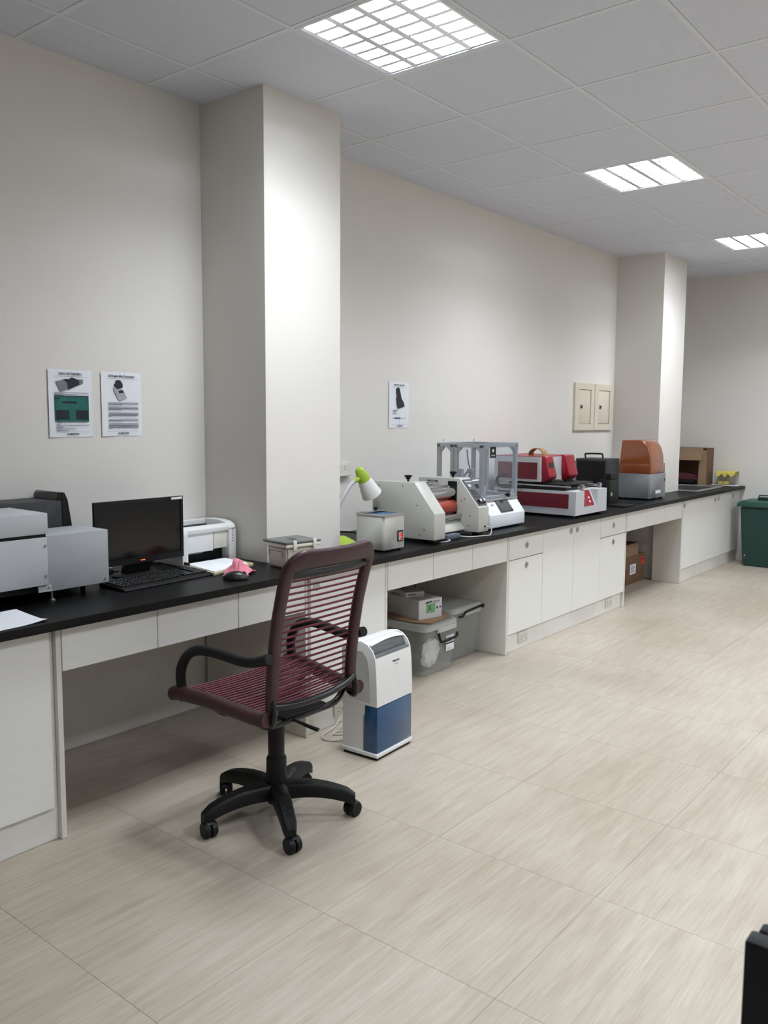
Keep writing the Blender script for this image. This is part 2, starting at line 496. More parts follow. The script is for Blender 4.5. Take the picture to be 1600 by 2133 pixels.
def knob_mesh():
    bm = bmesh.new()
    lathe(bm, [(.0215, 0), (.0215, .003), (.019, .0045), (.0165, .004), (.014, .0015), (0, .0015)], axis=(1, 0, 0), seg=20)
    box(bm, .0005, .004, .002, .0055, -.012, .012)
    me = bpy.data.meshes.new('knob'); bmesh.ops.recalc_face_normals(bm, faces=bm.faces[:]); bm.to_mesh(me); bm.free()
    me.shade_smooth(); me.set_sharp_from_angle(angle=.6); me.materials.append(STEEL); return me
KNOB = knob_mesh()
g = .0018
def door(t, y0, y1, z0, z1, ky=None, kz=None, name='door'):
    bm = B(XF - .018, XF, y0 + g, y1 - g, z0 + g, z1 - g, r=.0012, seg=1)
    o = obj(name, bm, LAM, t)
    if ky is not None:
        link('knob', KNOB, None, o, Vector((XF, ky, kz)) - root_loc(o))
    return o

def cabinet(label, y0, y1, xb=.02, left=False, right=False, group=None):
    t = thing('cabinet', label, 'cabinet', (XF - .3, (y0 + y1) / 2, 0), 0, group)
    obj('carcass', B(xb, XF - .020, y0 + .001, y1 - .001, .118, Z0 - .001), LAM_EDGE, t, smooth=0)
    obj('kickboard', B(XF - .040, XF - .022, y0 + (.02 if left else 0), y1 - (.02 if right else 0), .001, .118), KICK, t, smooth=0)
    return t
def side(t, y0, y1, xb=.02):
    obj('side_panel', B(xb, XF, y0, y1, .001, Z0 - .001, r=.0008, seg=1), LAM_EDGE, t, smooth=0)

DT, DB = Z0 - .004, .122      # door top and bottom
c = cabinet('white bench cabinet nearest the camera, under the sheet of paper', .55, 1.483)
for ya, yb in ((.55, 1.005), (1.005, 1.462)): door(c, ya, yb, DB, DT)
side(c, 1.484, 1.503)
c = cabinet('single-door white cabinet behind the chair, below the pillar', 2.702, 3.262, xb=.46)
door(c, 2.722, 3.262, DB, DT, 2.762, .697)
side(c, 2.690, 2.702, xb=.02); 
side(c, 3.263, 3.280, xb=.46)
c = cabinet('white drawer-and-door cabinet right of the knee space with plastic boxes', 4.474, 4.902)
side(c, 4.449, 4.472)
door(c, 4.474, 4.902, .592, DT, 4.687, .668, 'drawer'); door(c, 4.474, 4.902, DB, .590, 4.687, .541)
c = cabinet('wide two-door white cabinet with a pair of knobs meeting in the middle', 4.902, 5.772)
door(c, 4.902, 5.342, DB, DT, 5.296, .696); door(c, 5.342, 5.772, DB, DT, 5.391, .696)
c = cabinet('white drawer-and-door cabinet left of the knee space with brown cartons', 5.772, 6.225)
door(c, 5.772, 6.225, .592, DT, 6.000, .668, 'drawer'); door(c, 5.772, 6.225, DB, .590, 6.000, .541)
side(c, 6.227, 6.245)
c = cabinet('white cabinet under the far pillar, first past the brown cartons', 7.48, 7.95, xb=.46)
side(c, 7.455, 7.478, xb=.46)
door(c, 7.48, 7.95, DB, DT, 7.505, .699)
c = cabinet('two-door white cabinet under the sink', 7.95, 8.86, xb=.640)
door(c, 7.95, 8.397, DB, DT, 8.347, .694); door(c, 8.397, 8.86, DB, DT, 8.447, .694)
bm2 = c
c = cabinet('last narrow white cabinet in the corner beside the green bin', 8.86, YB - .002, xb=.03)
door(c, 8.862, YB - .004, DB, DT, 8.905, .695)

def apron(label, ys, group='drawer rows over the knee spaces'):
    t = thing('drawer_unit', label, 'drawers', (XF - .3, (ys[0] + ys[-1]) / 2, .59), 0)
    obj('rail', B(XF - .12, XF - .022, ys[0] + .001, ys[-1] - .001, .598, Z0 - .001), LAM_EDGE, t, smooth=0)
    for a, b in zip(ys, ys[1:]): door(t, a, b, .592, DT, name='drawer')
    return t
apron('row of three white drawers over the knee space in front of the chair', (1.505, 1.896, 2.296, 2.688))
apron('row of three white drawers above the clear plastic storage boxes', (3.282, 3.674, 4.061, 4.447))
apron('row of three white drawers above the brown cartons under the bench', (6.247, 6.63, 7.03, 7.453))

# sockets on the kickboards
def socket(label, y0, y1, z0, z1, x=XF - .022, two=True):
    t = thing('socket', label, 'socket', (x, (y0 + y1) / 2, (z0 + z1) / 2))
    obj('plate', B(x + .0005, x + .007, y0, y1, z0, z1, r=.002), OFFW, t)
    bm = bmesh.new()
    for s in ((-1, 1) if two else (0,)):
        yc = (y0 + y1) / 2 + s * .024
        for d in (-.007, .005):
            box(bm, x + .0065, x + .0074, yc + d, yc + d + .0025, (z0 + z1) / 2, (z0 + z1) / 2 + .010)
        box(bm, x + .0065, x + .0074, yc - .003, yc + .003, (z0 + z1) / 2 - .016, (z0 + z1) / 2 - .010)
    obj('slots', bm, DGREY, t, smooth=0)
    return t
socket('cream power socket on the kickboard at the near end of the cabinets', 4.635, 4.757, .036, .106)
socket('cream power socket on the kickboard at the far end of the cabinets', 5.936, 6.050, .038, .108)
socket('cream power socket low on the kickboard behind the dehumidifier', 2.900, 3.010, .036, .106)
t = socket('white wall socket half hidden behind the near pillar, above the desk lamp', 3.665, 3.788, 1.135, 1.200, x=0)
obj('trunking', B(.001, .03, 3.66, 3.785, 1.118, 1.134, r=.003), OFFW, t)

# ---------------------------------------------------------------- posters and boxes on the wall
def sheet_bm(y0, y1, z0, z1, x=.0012, curl=0.0):
    bm = bmesh.new(); n = 10; m_ = 12
    V = [[None] * (m_ + 1) for _ in range(n + 1)]
    for i in range(n + 1):
        for k in range(m_ + 1):
            u, v = i / n, k / m_
            dx = .0012 * math.sin(u * 7 + v * 3) ** 2 + curl * ((1 - v) ** 3) * u + .004 * (1 - u) ** 6
            V[i][k] = bm.verts.new((x + dx, y0 + (y1 - y0) * u, z0 + (z1 - z0) * v))
    for i in range(n):
        for k in range(m_):
            bm.faces.new((V[i][k], V[i + 1][k], V[i + 1][k + 1], V[i][k + 1]))
    return bm
def poly(bm, pts, x, d=.0003):      # flat print, (y, z)
    bm.faces.new([bm.verts.new((x, p[0], p[1])) for p in pts])
def poster(label, y0, y1, z0, z1, title, foot):
    t = thing('poster', label, 'poster', (0, (y0 + y1) / 2, z0), 0, 'instruction sheets taped to the wall')
    t['group'] = 'instruction sheets taped to the wall'
    obj('sheet', sheet_bm(y0, y1, z0, z1), PAPER, t, smooth=60)
    W_, H_ = y1 - y0, z1 - z0
    P = lambda u, v: (y0 + u * W_, z1 - v * H_)
    X = .0068
    c_ = P(.5, .065)
    text('heading', title, .0125, t, INK, (X, c_[0], c_[1]), FACE_X, sx=.95, bold=.0003)
    c_ = P(.52, .955)
    text('footer', foot, .0095, t, INK, (X, c_[0], c_[1]), FACE_X, bold=.0004)
    bm = bmesh.new()
    for v in (.105, .92):
        poly(bm, [P(.13, v), P(.9, v), P(.9, v + .003), P(.13, v + .003)], X)
    obj('rule', bm, INKG, t, smooth=0)
    return t, P, X
def lines(t, P, X, rows, m=INKG):
    bm = bmesh.new()
    for v, u0, u1 in rows:
        poly(bm, [P(u0, v), P(u1, v), P(u1, v + .008), P(u0, v + .008)], X)
    o = obj('small_print', bm, m, t, smooth=0); o['kind'] = 'stuff'
t, P, X = poster('instruction sheet with a green screen picture, left of two by the monitor', 1.890, 2.096, 1.373, 1.660, 'TADS OPTITESTER-L', 'CLARETHON')
bm = bmesh.new(); poly(bm, [P(.16, .18), P(.36, .15), P(.42, .20), P(.42, .29), P(.27, .33)], X)
obj('printed_box', bm, MGREY, t, smooth=0)
bm = bmesh.new(); poly(bm, [P(.33, .145), P(.47, .14), P(.53, .115), P(.6, .13), P(.72, .16), P(.72, .21), P(.43, .30), P(.42, .2)], X)
obj('printed_device', bm, INK, t, smooth=0)
bm = bmesh.new(); poly(bm, [P(.68, .14), P(.78, .14), P(.78, .2), P(.7, .22), P(.69, .16)], X + .0001)
obj('printed_end', bm, MGREY, t, smooth=0)
bm = bmesh.new(); poly(bm, [P(.13, .385), P(.9, .385), P(.9, .77), P(.13, .77)], X)
obj('screen_picture', bm, GREENINK, t, smooth=0)
bm = bmesh.new()
for u0, u1, v0, v1 in ((.15, .45, .60, .74), (.6, .88, .60, .74), (.3, .52, .47, .50), (.5, .62, .47, .5), (.13, .9, .385, .40), (.14, .25, .42, .44)):
    poly(bm, [P(u0, v0), P(u1, v0), P(u1, v1), P(u0, v1)], X + .0002)
obj('screen_windows', bm, DGREENINK, t, smooth=0)
lines(t, P, X, [(.34, .13, .9), (.357, .13, .35), (.37, .13, .63), (.785, .16, .28), (.805, .16, .24), (.82, .16, .9), (.838, .16, .33), (.855, .16, .3), (.872, .16, .6), (.888, .16, .25), (.902, .16, .42)])
t, P, X = poster('instruction sheet with a handheld meter and text, right of two by the monitor', 2.139, 2.348, 1.374, 1.660, 'UV/Visible Mini Photometer', 'CLARETHON')
bm = bmesh.new(); poly(bm, [P(.30, .24), P(.36, .20), P(.53, .28), P(.62, .40), P(.44, .45), P(.40, .42), P(.30, .28)], X)
obj('printed_meter', bm, LGREY2, t, smooth=0)
bm = bmesh.new(); poly(bm, [P(.35, .13), P(.46, .125), P(.52, .18), P(.52, .24), P(.38, .27), P(.31, .22), P(.31, .19), P(.35, .18)], X + .0001)
poly(bm, [P(.41, .29), P(.52, .28), P(.55, .32), P(.43, .33)], X + .0002)
obj('printed_meter_cap', bm, INK, t, smooth=0)
rows = []
for v0, n_, last in ((.475, 3, .5), (.54, 4, .48), (.63, 5, .22), (.73, 3, .5), (.80, 6, .25)):
    for k in range(n_): rows.append((v0 + k * .0145, .16, .90 if k < n_ - 1 else last))
lines(t, P, X, rows)
t, P, X = poster('instruction sheet with a black torch-shaped device, alone right of the pillar', 4.168, 4.376, 1.400, 1.690, 'BlueTOR Light Tester', 'CLARETHON')
bm = bmesh.new(); poly(bm, [P(.34, .15), P(.40, .12), P(.47, .12), P(.52, .16), P(.56, .26), P(.60, .36), P(.70, .43), P(.76, .53), P(.55, .57), P(.42, .585), P(.38, .52), P(.34, .34), P(.38, .33), P(.33, .2)], X)
obj('printed_torch', bm, INK, t, smooth=0)
bm = bmesh.new(); poly(bm, [P(.25, .775), P(.55, .775), P(.55, .795), P(.25, .795)], X)
obj('printed_bar', bm, NAVYINK, t, smooth=0)
lines(t, P, X, [(.61, .16, .4), (.625, .16, .42), (.64, .16, .36), (.67, .16, .32), (.685, .16, .38), (.783, .55, .82), (.783, .14, .22)] + [(.70 + .02 * k, .5 + .02 * math.sin(k * .35 + .3), .515 + .02 * math.sin(k * .35 + .3)) for k in range(10)])

for lab, y0, y1 in (('cream electrical panel door on the wall, left of a pair', 6.712, 7.084), ('cream electrical panel door on the wall, right of a pair next to the far pillar', 7.096, 7.476)):
    t = thing('electrical_panel', lab, 'panel', (0, (y0 + y1) / 2, 1.365))
    bm = bmesh.new(); z0, z1 = 1.364, 1.775; iy0, iy1, iz0, iz1 = y0 + .075, y1 - .065, z0 + .055, z1 - .055
    for a in ((.001, .018, y0, y1, z0, iz0), (.001, .018, y0, y1, iz1, z1), (.001, .018, y0, iy0, iz0, iz1), (.001, .018, iy1, y1, iz0, iz1)): box(bm, *a)
    bmesh.ops.remove_doubles(bm, verts=bm.verts[:], dist=1e-5)
    obj('frame', bm, CREAM, t, smooth=0)
    o = obj('door', B(.001, .012, iy0 + .003, iy1 - .003, iz0 + .003, iz1 - .003, r=.003), CREAM, t)
    l = obj('latch', B(.012, .015, iy0 + .025, iy0 + .065, 1.555, 1.585, r=.001), STEEL, o)
    obj('latch_grip', B(.015, .018, iy0 + .048, iy0 + .062, 1.557, 1.583), BLK, t)

# ---------------------------------------------------------------- office chair
CO = Vector((1.157, 2.083, 0))
ch = thing('office_chair', 'burgundy leather office chair with elastic cord seat on a black five-star base', 'chair', CO)
# base
hub = bmesh.new()
lathe(hub, [(0, .062), (.030, .062), (.036, .075), (.042, .10), (.040, .128), (.034, .135), (0, .135)], c=(CO.x, CO.y, 0), seg=24)
obj('hub', hub, BLK, ch)
for k in range(5):
    a = math.radians(38 + 72 * k); d = Vector((math.cos(a), math.sin(a), 0)); s = Vector((-d.y, d.x, 0))
    bm = bmesh.new(); rings = []
    N_ = 9
    for q in range(N_ + 1):
        u = q / N_; rr = .02 + u * .270
        zt = .133 + .012 * math.sin(u * PI * .8) - .045 * u * u
        hh = .060 - .018 * u; wd = .033 - .010 * u
        if q == N_: zt -= .008; wd *= .7
        c0 = CO + d * rr
        prof = [(-wd, -hh), (-wd, -.012), (-wd * .72, -.002), (wd * .72, -.002), (wd, -.012), (wd, -hh)]
        rings.append([bm.verts.new(c0 + s * px + Vector((0, 0, zt + pz))) for px, pz in prof])
    for A, B2 in zip(rings, rings[1:]):
        for i in range(6): bm.faces.new((A[i], A[(i + 1) % 6], B2[(i + 1) % 6], B2[i]))
    bm.faces.new(rings[0][::-1]); bm.faces.new(rings[-1])
    leg = obj('base_leg', bm, BLK, ch, smooth=50)
    tip = CO + d * .272
    sw = a + (.9, 2.3, -.7, 1.6, .4)[k]
    h = Vector((math.cos(sw), math.sin(sw), 0)); wv = Vector((-h.y, h.x, 0))
    wc = tip + h * .012 + Vector((0, 0, .0285))
    bm = bmesh.new()
    for sgn in (-1, 1):
        p = wc + wv * sgn * .004; q2 = wc + wv * sgn * .024
        q_ = (q2 - p).normalized()
        lathe(bm, [(0, 0), (.0283, 0), (.0285, .014), (.025, .020), (0, .021)], c=p, axis=q_, seg=24)
    cyl(bm, tip + Vector((0, 0, .03)), tip + Vector((0, 0, .062)), .009, seg=12)
    # hood over the wheels
    hoods = []
    for q in range(9):
        an = PI * .10 + q / 8 * PI * .62
        pp = wc + h * math.cos(an) * -.0315 + Vector((0, 0, math.sin(an) * .0315))
        hoods.append([bm.verts.new(pp + wv * .014), bm.verts.new(pp - wv * .014)])
    for A, B2 in zip(hoods, hoods[1:]): bm.faces.new((A[0], A[1], B2[1], B2[0]))
    obj('caster', bm, BLK, leg, smooth=40)
cx, cy = 1.155, 2.10
bm = bmesh.new()
lathe(bm, [(0, .05), (.028, .05), (.034, .055), (.038, .13), (.0365, .222), (.034, .228), (0, .24)], c=(CO.x, CO.y, 0), seg=24)
obj('gas_lift_cover', bm, BLK, ch)
obj('gas_lift', CY((CO.x, CO.y,   .225), (CO.x, CO.y, .415), .0295, .031, seg=24), BLK, ch)
bm = bmesh.new()
prism(bm, [(1.04, 1.99), (1.28, 2.01), (1.28, 2.22), (1.04, 2.24)], 'z', .412, .422, r=.003, seg=1)
prism(bm, [(1.08, .385), (1.24, .385), (1.26, .412), (1.06, .412)], 'y', 2.05, 2.17, r=.004, seg=1)
obj('mechanism', bm, BLK, ch)
obj('height_lever', TU([(1.20, 2.06, .40), (1.30, 2.055, .398), (1.345, 2.058, .392), (1.385, 2.065, .386)], .006, seg=8, flat=.6, r_end=.010), BLK, ch)
yc = 2.115
for nm, x in (('rear_support_tube', 1.262), ('front_support_tube', 1.045)):
    bm = TU([(x - .02, 1.872, .462), (x - .005, 1.895, .438), (x, 1.925, .412), (x + .002, 1.965, .4), (x, 2.05, .398), (x, 2.18, .398), (x + .002, 2.265, .4), (x, 2.305, .412), (x - .005, 2.335, .438), (x - .02, 2.358, .462)], .0125, seg=12)
    obj(nm, bm, BLK_S, ch)
# seat side rails
def rail_path(s):
    return [(.895, yc + s * .285, .474), (.93, yc + s * .282, .480), (1.05, yc + s * .262, .476), (1.18, yc + s * .245, .462), (1.29, yc + s * .236, .455), (1.325, yc + s * .232, .458)]
for s in (-1, 1):
    obj('seat_rail', TU(rail_path(s), .0285, seg=16, flat=.9), LEATHER, ch)
obj('front_rail', TU([(.905, yc - .27, .468), (.90, yc - .1, .462), (.90, yc + .1, .462), (.905, yc + .27, .468)], .010, seg=10), BLK_S, ch)
NS = 20
sp = smooth_path(rail_path(1), 8)
for k in range(NS):
    x = .935 + k * (1.292 - .935) / (NS - 1)
    best = min(sp, key=lambda p: abs(p.x - x)); yo = best.y - yc; z = best.z + .012
    dip = .006
    obj('seat_cord', TU([(x, yc - yo, z), (x, yc - yo * .5, z - dip), (x, yc, z - dip * 1.3), (x, yc + yo * .5, z - dip), (x, yc + yo, z)], .0042, seg=6, n=3), CORDM, ch)
# back frame
def bx(z):       # lean of the back
    pts = [(.42, 1.312), (.5, 1.312), (.6, 1.318), (.7, 1.330), (.8, 1.348), (.9, 1.374), (1.0, 1.404), (1.06, 1.425)]
    for (a, b), (c_, d_) in zip(pts, pts[1:]):
        if z <= c_: return b + (d_ - b) * (z - a) / (c_ - a)
    return pts[-1][1]
stations = []       # outer (y,z), inner (y,z)
def wy(z): return .222 + .012 * (z - .45)
OT, IT = 1.034, .962
for q in range(11):
    z = .468 + (OT - .085 - .468) * q / 10
    stations.append(((-wy(z), z), (-wy(z) + .047, min(z, IT - .012))))
R = .085
for q in range(1, 9):
    a = PI - q / 9 * PI / 2
    w0 = wy(OT)
    stations.append(((-(w0 - R) + math.cos(a) * R, OT - R + math.sin(a) * R), (-(w0 - .047) + .012 * (1 - math.sin(PI / 2 - q / 9 * PI / 2)), IT - .012 + .012 * q / 9)))
nt = 8
for q in range(nt + 1):
    u = q / nt; ylo = -(wy(OT) - R)
    stations.append(((ylo + (-2 * ylo) * u, OT - .004 * math.sin(u * PI)), (ylo * 1.12 + (-2 * ylo * 1.12) * u, IT)))
left = stations[:19]
for (oy, oz), (iy, iz) in left[::-1]:
    stations.append(((-oy, oz), (-iy, iz)))
bm = bmesh.new(); rings = []
for (oy, oz), (iy, iz) in stations:
    def W3(y, z):
        k_ = max(0, (z - .88) / .15)
        return Vector((bx(z) + .026 * min(k_, 1) * (1 - (y / .23) ** 2), yc + y, z))
    O = W3(oy, oz); I = W3(iy, iz); C = (O + I) / 2; H = (O - I) / 2
    nrm = Vector((1, 0, -.18)).normalized()
    ring = []
    for k in range(14):
        a = 2 * PI * k / 14
        ca, sa = math.cos(a), math.sin(a)
        e = .75
        ring.append(bm.verts.new(C + H * math.copysign(abs(ca) ** e, ca) + nrm * .0165 * math.copysign(abs(sa) ** e, sa)))
    rings.append(ring)
for A, B2 in zip(rings, rings[1:]):
    for k in range(14): bm.faces.new((A[k], A[(k + 1) % 14], B2[(k + 1) % 14], B2[k]))
bm.faces.new(rings[0][::-1]); bm.faces.new(rings[-1])
bmesh.ops.remove_doubles(bm, verts=bm.verts[:], dist=1e-5)
obj('back_frame', bm, LEATHER, ch, smooth=70)
NB = 19
for k in range(NB):
    z = .520 + k * (.925 - .520) / (NB - 1)
    w0 = wy(z) - .034; x = bx(z) - .004
    obj('back_cord', TU([(x, yc - w0, z), (x - .003, yc, z - .003), (x, yc + w0, z)], .0042, seg=6, n=3), CORDM, ch)
obj('back_crossbar', TU([(bx(.945) + .004, yc - .19, .946), (bx(.945) + .018, yc, .944), (bx(.945) + .004, yc + .19, .946)], .0125, seg=10), BLK_S, ch)
obj('lumbar_bar', TU([(1.318, yc - .205, .494), (1.340, yc - .13, .486), (1.352, yc, .486), (1.340, yc + .13, .494), (1.322, yc + .208, .508)], .0125, seg=12), BLK_S, ch)
for s in (-1, 1):
    obj('back_bracket', TU([(1.318, yc + s * .205, .52), (1.330, yc + s * .208, .47), (1.325, yc + s * .212, .438), (1.300, yc + s * .222, .432), (1.262, yc + s * .235, .448)], .0125, seg=12), BLK_S, ch)
    e = .26
    obj('armrest', TU([(.945, yc + s * .272, .455), (.928, yc + s * .275, .50), (.925, yc + s * .275, .56), (.950, yc + s * .272, .612), (.995, yc + s * .27, .643), (1.06, yc + s * .266, .655), (1.14, yc + s * .258, .652), (1.22, yc + s * .25, .645), (1.275, yc + s * .245, .650), (1.345, yc + s * .24, .672)], .0185, seg=16), BLK, ch)

# ---------------------------------------------------------------- dehumidifier
dh = thing('dehumidifier', 'white upright dehumidifier with a blue water tank on the floor beside the chair', 'dehumidifier', (1.028, 2.822, 0), math.radians(3))
HW = .134
def bodyp(z0, z1, x0=None, x1=None):
    full = [(-.094, .0), (-.094, .478), (-.075, .492), (-.03, .506), (.012, .512), (.045, .500), (.070, .478), (.084, .452), (.091, .40), (.095, .32), (.097, .236), (.097, .0)]
    return full
pf = [(-.094, .026), (-.094, .478), (-.075, .492), (-.03, .506), (.005, .510), (.020, .49), (.062, .447), (.0855, .445), (.091, .40), (.095, .32), (.097, .236), (.028, .236), (.028, .19), (.018, .19), (.018, .026)]
def dprism(pts, y0, y1, m, name, parent=dh, r=0.0, **k):
    return obj(name, PR(pts, 'y', y0, y1, r=r), m, parent, world=False, smooth=40, **k)
dprism(pf, -HW + .006, HW - .006, WHITEP, 'housing')
for s in (-1, 1):   # side cheeks that frame the outlet
    cp = [(-.094, .236), (-.094, .478), (-.075, .492), (-.03, .506), (.012, .513), (.045, .502), (.070, .480), (.084, .452), (.091, .40), (.095, .32), (.097, .236)]
    y0, y1 = sorted((s * HW, s * (HW - .007)))
    dprism(cp, y0, y1, WHITEP, 'side_cheek', r=.002)
dprism([(-.094, .012), (-.094, .030), (.100, .030), (.100, .012)], -HW - .001, HW + .001, WHITEP, 'base_rim', r=.003)
obj('foot', B(-.088, .092, -HW + .008, HW - .008, 0, .012), BLK, dh, world=False)
dprism([(.020, .031), (.030, .234), (.096, .234), (.097, .15), (.0965, .031)], -HW + .003, HW - .003, BLUE, 'water_tank', r=.006)
dprism([(.024, .488), (.063, .4485), (.084, .4465), (.0835, .449), (.066, .4525), (.027, .492)], -HW + .010, HW - .010, MGREY, 'outlet')
bm = bmesh.new()
for k in range(9):
    u = k / 8
    box(bm, .060 + .022 * u - .0008, .060 + .022 * u + .0008, -HW + .012, HW - .012, .4495, .4545)
obj('outlet_fin', bm, MGREY, dh, world=False, smooth=0)
bm = bmesh.new()   # raised curved grey flap with a thin white top edge
bm2 = bmesh.new()
n = 14; V = []; V2 = []
for i in range(n + 1):
    u = i / n; y = -HW + .009 + (2 * HW - .018) * u; bow = math.sin(u * PI) * .014
    V.append([bm.verts.new((.064, y, .456)), bm.verts.new((.052, y, .475)), bm.verts.new((.050 + bow * .3, y, .494 + bow))])
    V2.append([bm2.verts.new((.006, y, .508)), bm2.verts.new((.030, y, .502 + bow * .5)), bm2.verts.new((.058 + bow * .3, y, .496 + bow))])
for VV, b_ in ((V, bm), (V2, bm2)):
    for A, B2 in zip(VV, VV[1:]):
        for k in range(2): b_.faces.new((A[k], A[k + 1], B2[k + 1], B2[k]))
o = obj('outlet_flap', bm, MGREY, dh, world=False)
md = o.modifiers.new('thickness', 'SOLIDIFY'); md.thickness = .002
o = obj('flap_edge', bm2, WHITEP, dh, world=False)
md = o.modifiers.new('thickness', 'SOLIDIFY'); md.thickness = .0025
bm = bmesh.new()
prism(bm, [(-.06, .25), (-.06, .44), (-.03, .468), (.02, .470), (.045, .44), (.056, .38), (.06, .25)], 'y', -HW - .0008, -HW + .001)
obj('side_grille', bm, mat('soft_grey_plastic', (208, 208, 206), rough=.5), dh, world=False, smooth=0)
text('lettering', 'Panasonic', .0125, dh, INK, (.0925, .012, .412), Matrix.Rotation(math.radians(-5), 3, 'Y') @ FACE_X, world=False, bold=.0004)
text('model_lettering', 'F-Y105SW', .006, dh, INKG, (.0938, .012, .396), Matrix.Rotation(math.radians(-4), 3, 'Y') @ FACE_X, world=False)
tag(obj('mains_lead', TU([(.93, 2.80, .03), (.86, 2.76, .006), (.80, 2.725, .005), (.755, 2.76, .005), (.735, 2.84, .005), (.715, 2.90, .01), (.70, 2.95, .05), (.703, 2.955, .072)], .0032, seg=8), WCORD, None), 'thin white mains cable looping on the floor behind the dehumidifier', 'cable')
tag(obj('mains_lead', TU([(.88, 2.90, .006), (.79, 2.80, .0045), (.78, 2.85, .0045), (.84, 2.88, .0045), (.80, 2.91, .0045), (.76, 2.87, .010)], .003, seg=8), WCORD, None), 'short curled end of white cable beside the dehumidifier', 'cable')

# ---------------------------------------------------------------- things under the bench
def bin_(label, x0, x1, y0, y1, h, rz=0, down=True):
    t = thing('storage_box', label, 'storage box', ((x0 + x1) / 2, (y0 + y1) / 2, 0), rz)
    hx, hy = (x1 - x0) / 2, (y1 - y0) / 2
    bm = bmesh.new()
    def ring(sx, sy, z, r):
        pts = []
        for qx, qy, a0 in ((1, 1, 0), (-1, 1, PI / 2), (-1, -1, PI), (1, -1, 3 * PI / 2)):
            for k in range(5):
                a = a0 + k / 4 * PI / 2
                pts.append(bm.verts.new((qx * (sx - r) + math.cos(a) * r, qy * (sy - r) + math.sin(a) * r, z)))
        return pts
    rs = [ring(hx - .035, hy - .03, .003, .03), ring(hx - .026, hy - .022, .03, .035), ring(hx - .012, hy - .012, h - .03, .04),
          ring(hx - .010, hy - .010, h - .03, .04), ring(hx - .014, hy - .014, h - .03, .038), ring(hx - .030, hy - .027, .032, .033), ring(hx - .04, hy - .035, .008, .03)]
    for A, B2 in zip(rs, rs[1:]):
        for k in range(20): bm.faces.new((A[k], A[(k + 1) % 20], B2[(k + 1) % 20], B2[k]))
    bm.faces.new(rs[0][::-1]); bm.faces.new(rs[-1])
    obj('tub', bm, CLEARBIN, t, world=False, smooth=50)
    bm = bmesh.new()
    rs = [ring(hx - .006, hy - .006, h - .034, .045), ring(hx, hy, h - .030, .05), ring(hx, hy, h - .008, .05), ring(hx - .008, hy - .008, h, .045), ring(hx - .03, hy - .03, h, .04), ring(hx - .034, hy - .034, h - .006, .04)]
    for A, B2 in zip(rs, rs[1:]):
        for k in range(20): bm.faces.new((A[k], A[(k + 1) % 20], B2[(k + 1) % 20], B2[k]))
    bm.faces.new(rs[-1])
    obj('lid', bm, CLEARLID, t, world=False, smooth=50)
    obj('latch', B(hx - .006, hx + .006, -hy * .35, hy * .75, h - .055, h - .028, r=.003), CLEARLID, t, world=False)
    a, b = -hy * .28, hy * .78
    if down:
        bm = TU([(hx - .004, a, h - .045), (hx + .006, a - .002, h - .07), (hx + .010, a + .006, h - .098), (hx + .012, a + .03, h - .108), (hx + .012, b - .03, h - .104), (hx + .010, b - .004, h - .094), (hx + .002, b, h - .082)], .0075, seg=10)
    else:
        bm = TU([(hx + .002, a - .05, h - .052), (hx + .008, a - .02, h - .050), (hx + .010, a, h - .032), (hx + .012, a + .03, h - .026), (hx + .012, b, h - .016), (hx + .010, b + .012, h - .022), (hx + .006, b + .008, h - .034)], .007, seg=10)
    obj('handle', bm, BLK, t, world=False)
    return t, hx, hy
t, hx, hy = bin_('clear plastic storage box with a sticker, nearer of two under the bench', .055, .625, 3.725, 4.075, .300, rz=math.radians(1.5))
X = hx - .0118
st = obj('sticker', B(X, X + .0015, .045, .128, .118, .208), PAPER, t, world=False)
obj('sticker_band', B(X + .0014, X + .0019, .045, .128, .158, .166), INK, t, world=False)
obj('sticker_picture', B(X + .0014, X + .0019, .047, .098, .172, .196), MGREY, t, world=False)
text('sticker_lettering', 'MADVE', .016, t, INK, (X + .0021, .074, .184), FACE_X, world=False, bold=.0008)
text('sticker_small_lettering', '* YASHIMA', .006, t, INK, (X + .0021, .072, .131), FACE_X, world=False)
bm = bmesh.new()
bmesh.ops.create_icosphere(bm, subdivisions=3, radius=1)
for v in bm.verts:
    n_ = mnoise.noise(v.co * 2.2)
    v.co = Vector((v.co.x * .03, v.co.y * .085, v.co.z * .075)) * (1 + .35 * n_)
    v.co = Matrix.Rotation(.7, 3, 'X') @ v.co
    v.co += Vector((hx - .075, -.02, .115))
c_ = obj('white_bag', bm, PAPER, None, world=False); c_.location = t.location; c_.rotation_euler = t.rotation_euler
tag(c_, 'crumpled white bag showing through the side of the nearer clear box', 'bag')
t, hx, hy = bin_('clear plastic storage box with a black handle, farther of two under the bench', .02, .560, 4.085, 4.440, .325, down=False)
o = obj('kraft_sheet', PR([(.12, 3.79), (.50, 3.79), (.595, 3.835), (.585, 3.93), (.555, 4.085), (.12, 4.06)], 'z', .3005, .3035), KRAFT, None)
tag(o, 'flat sheet of brown kraft paper on the nearer clear storage box', 'paper')
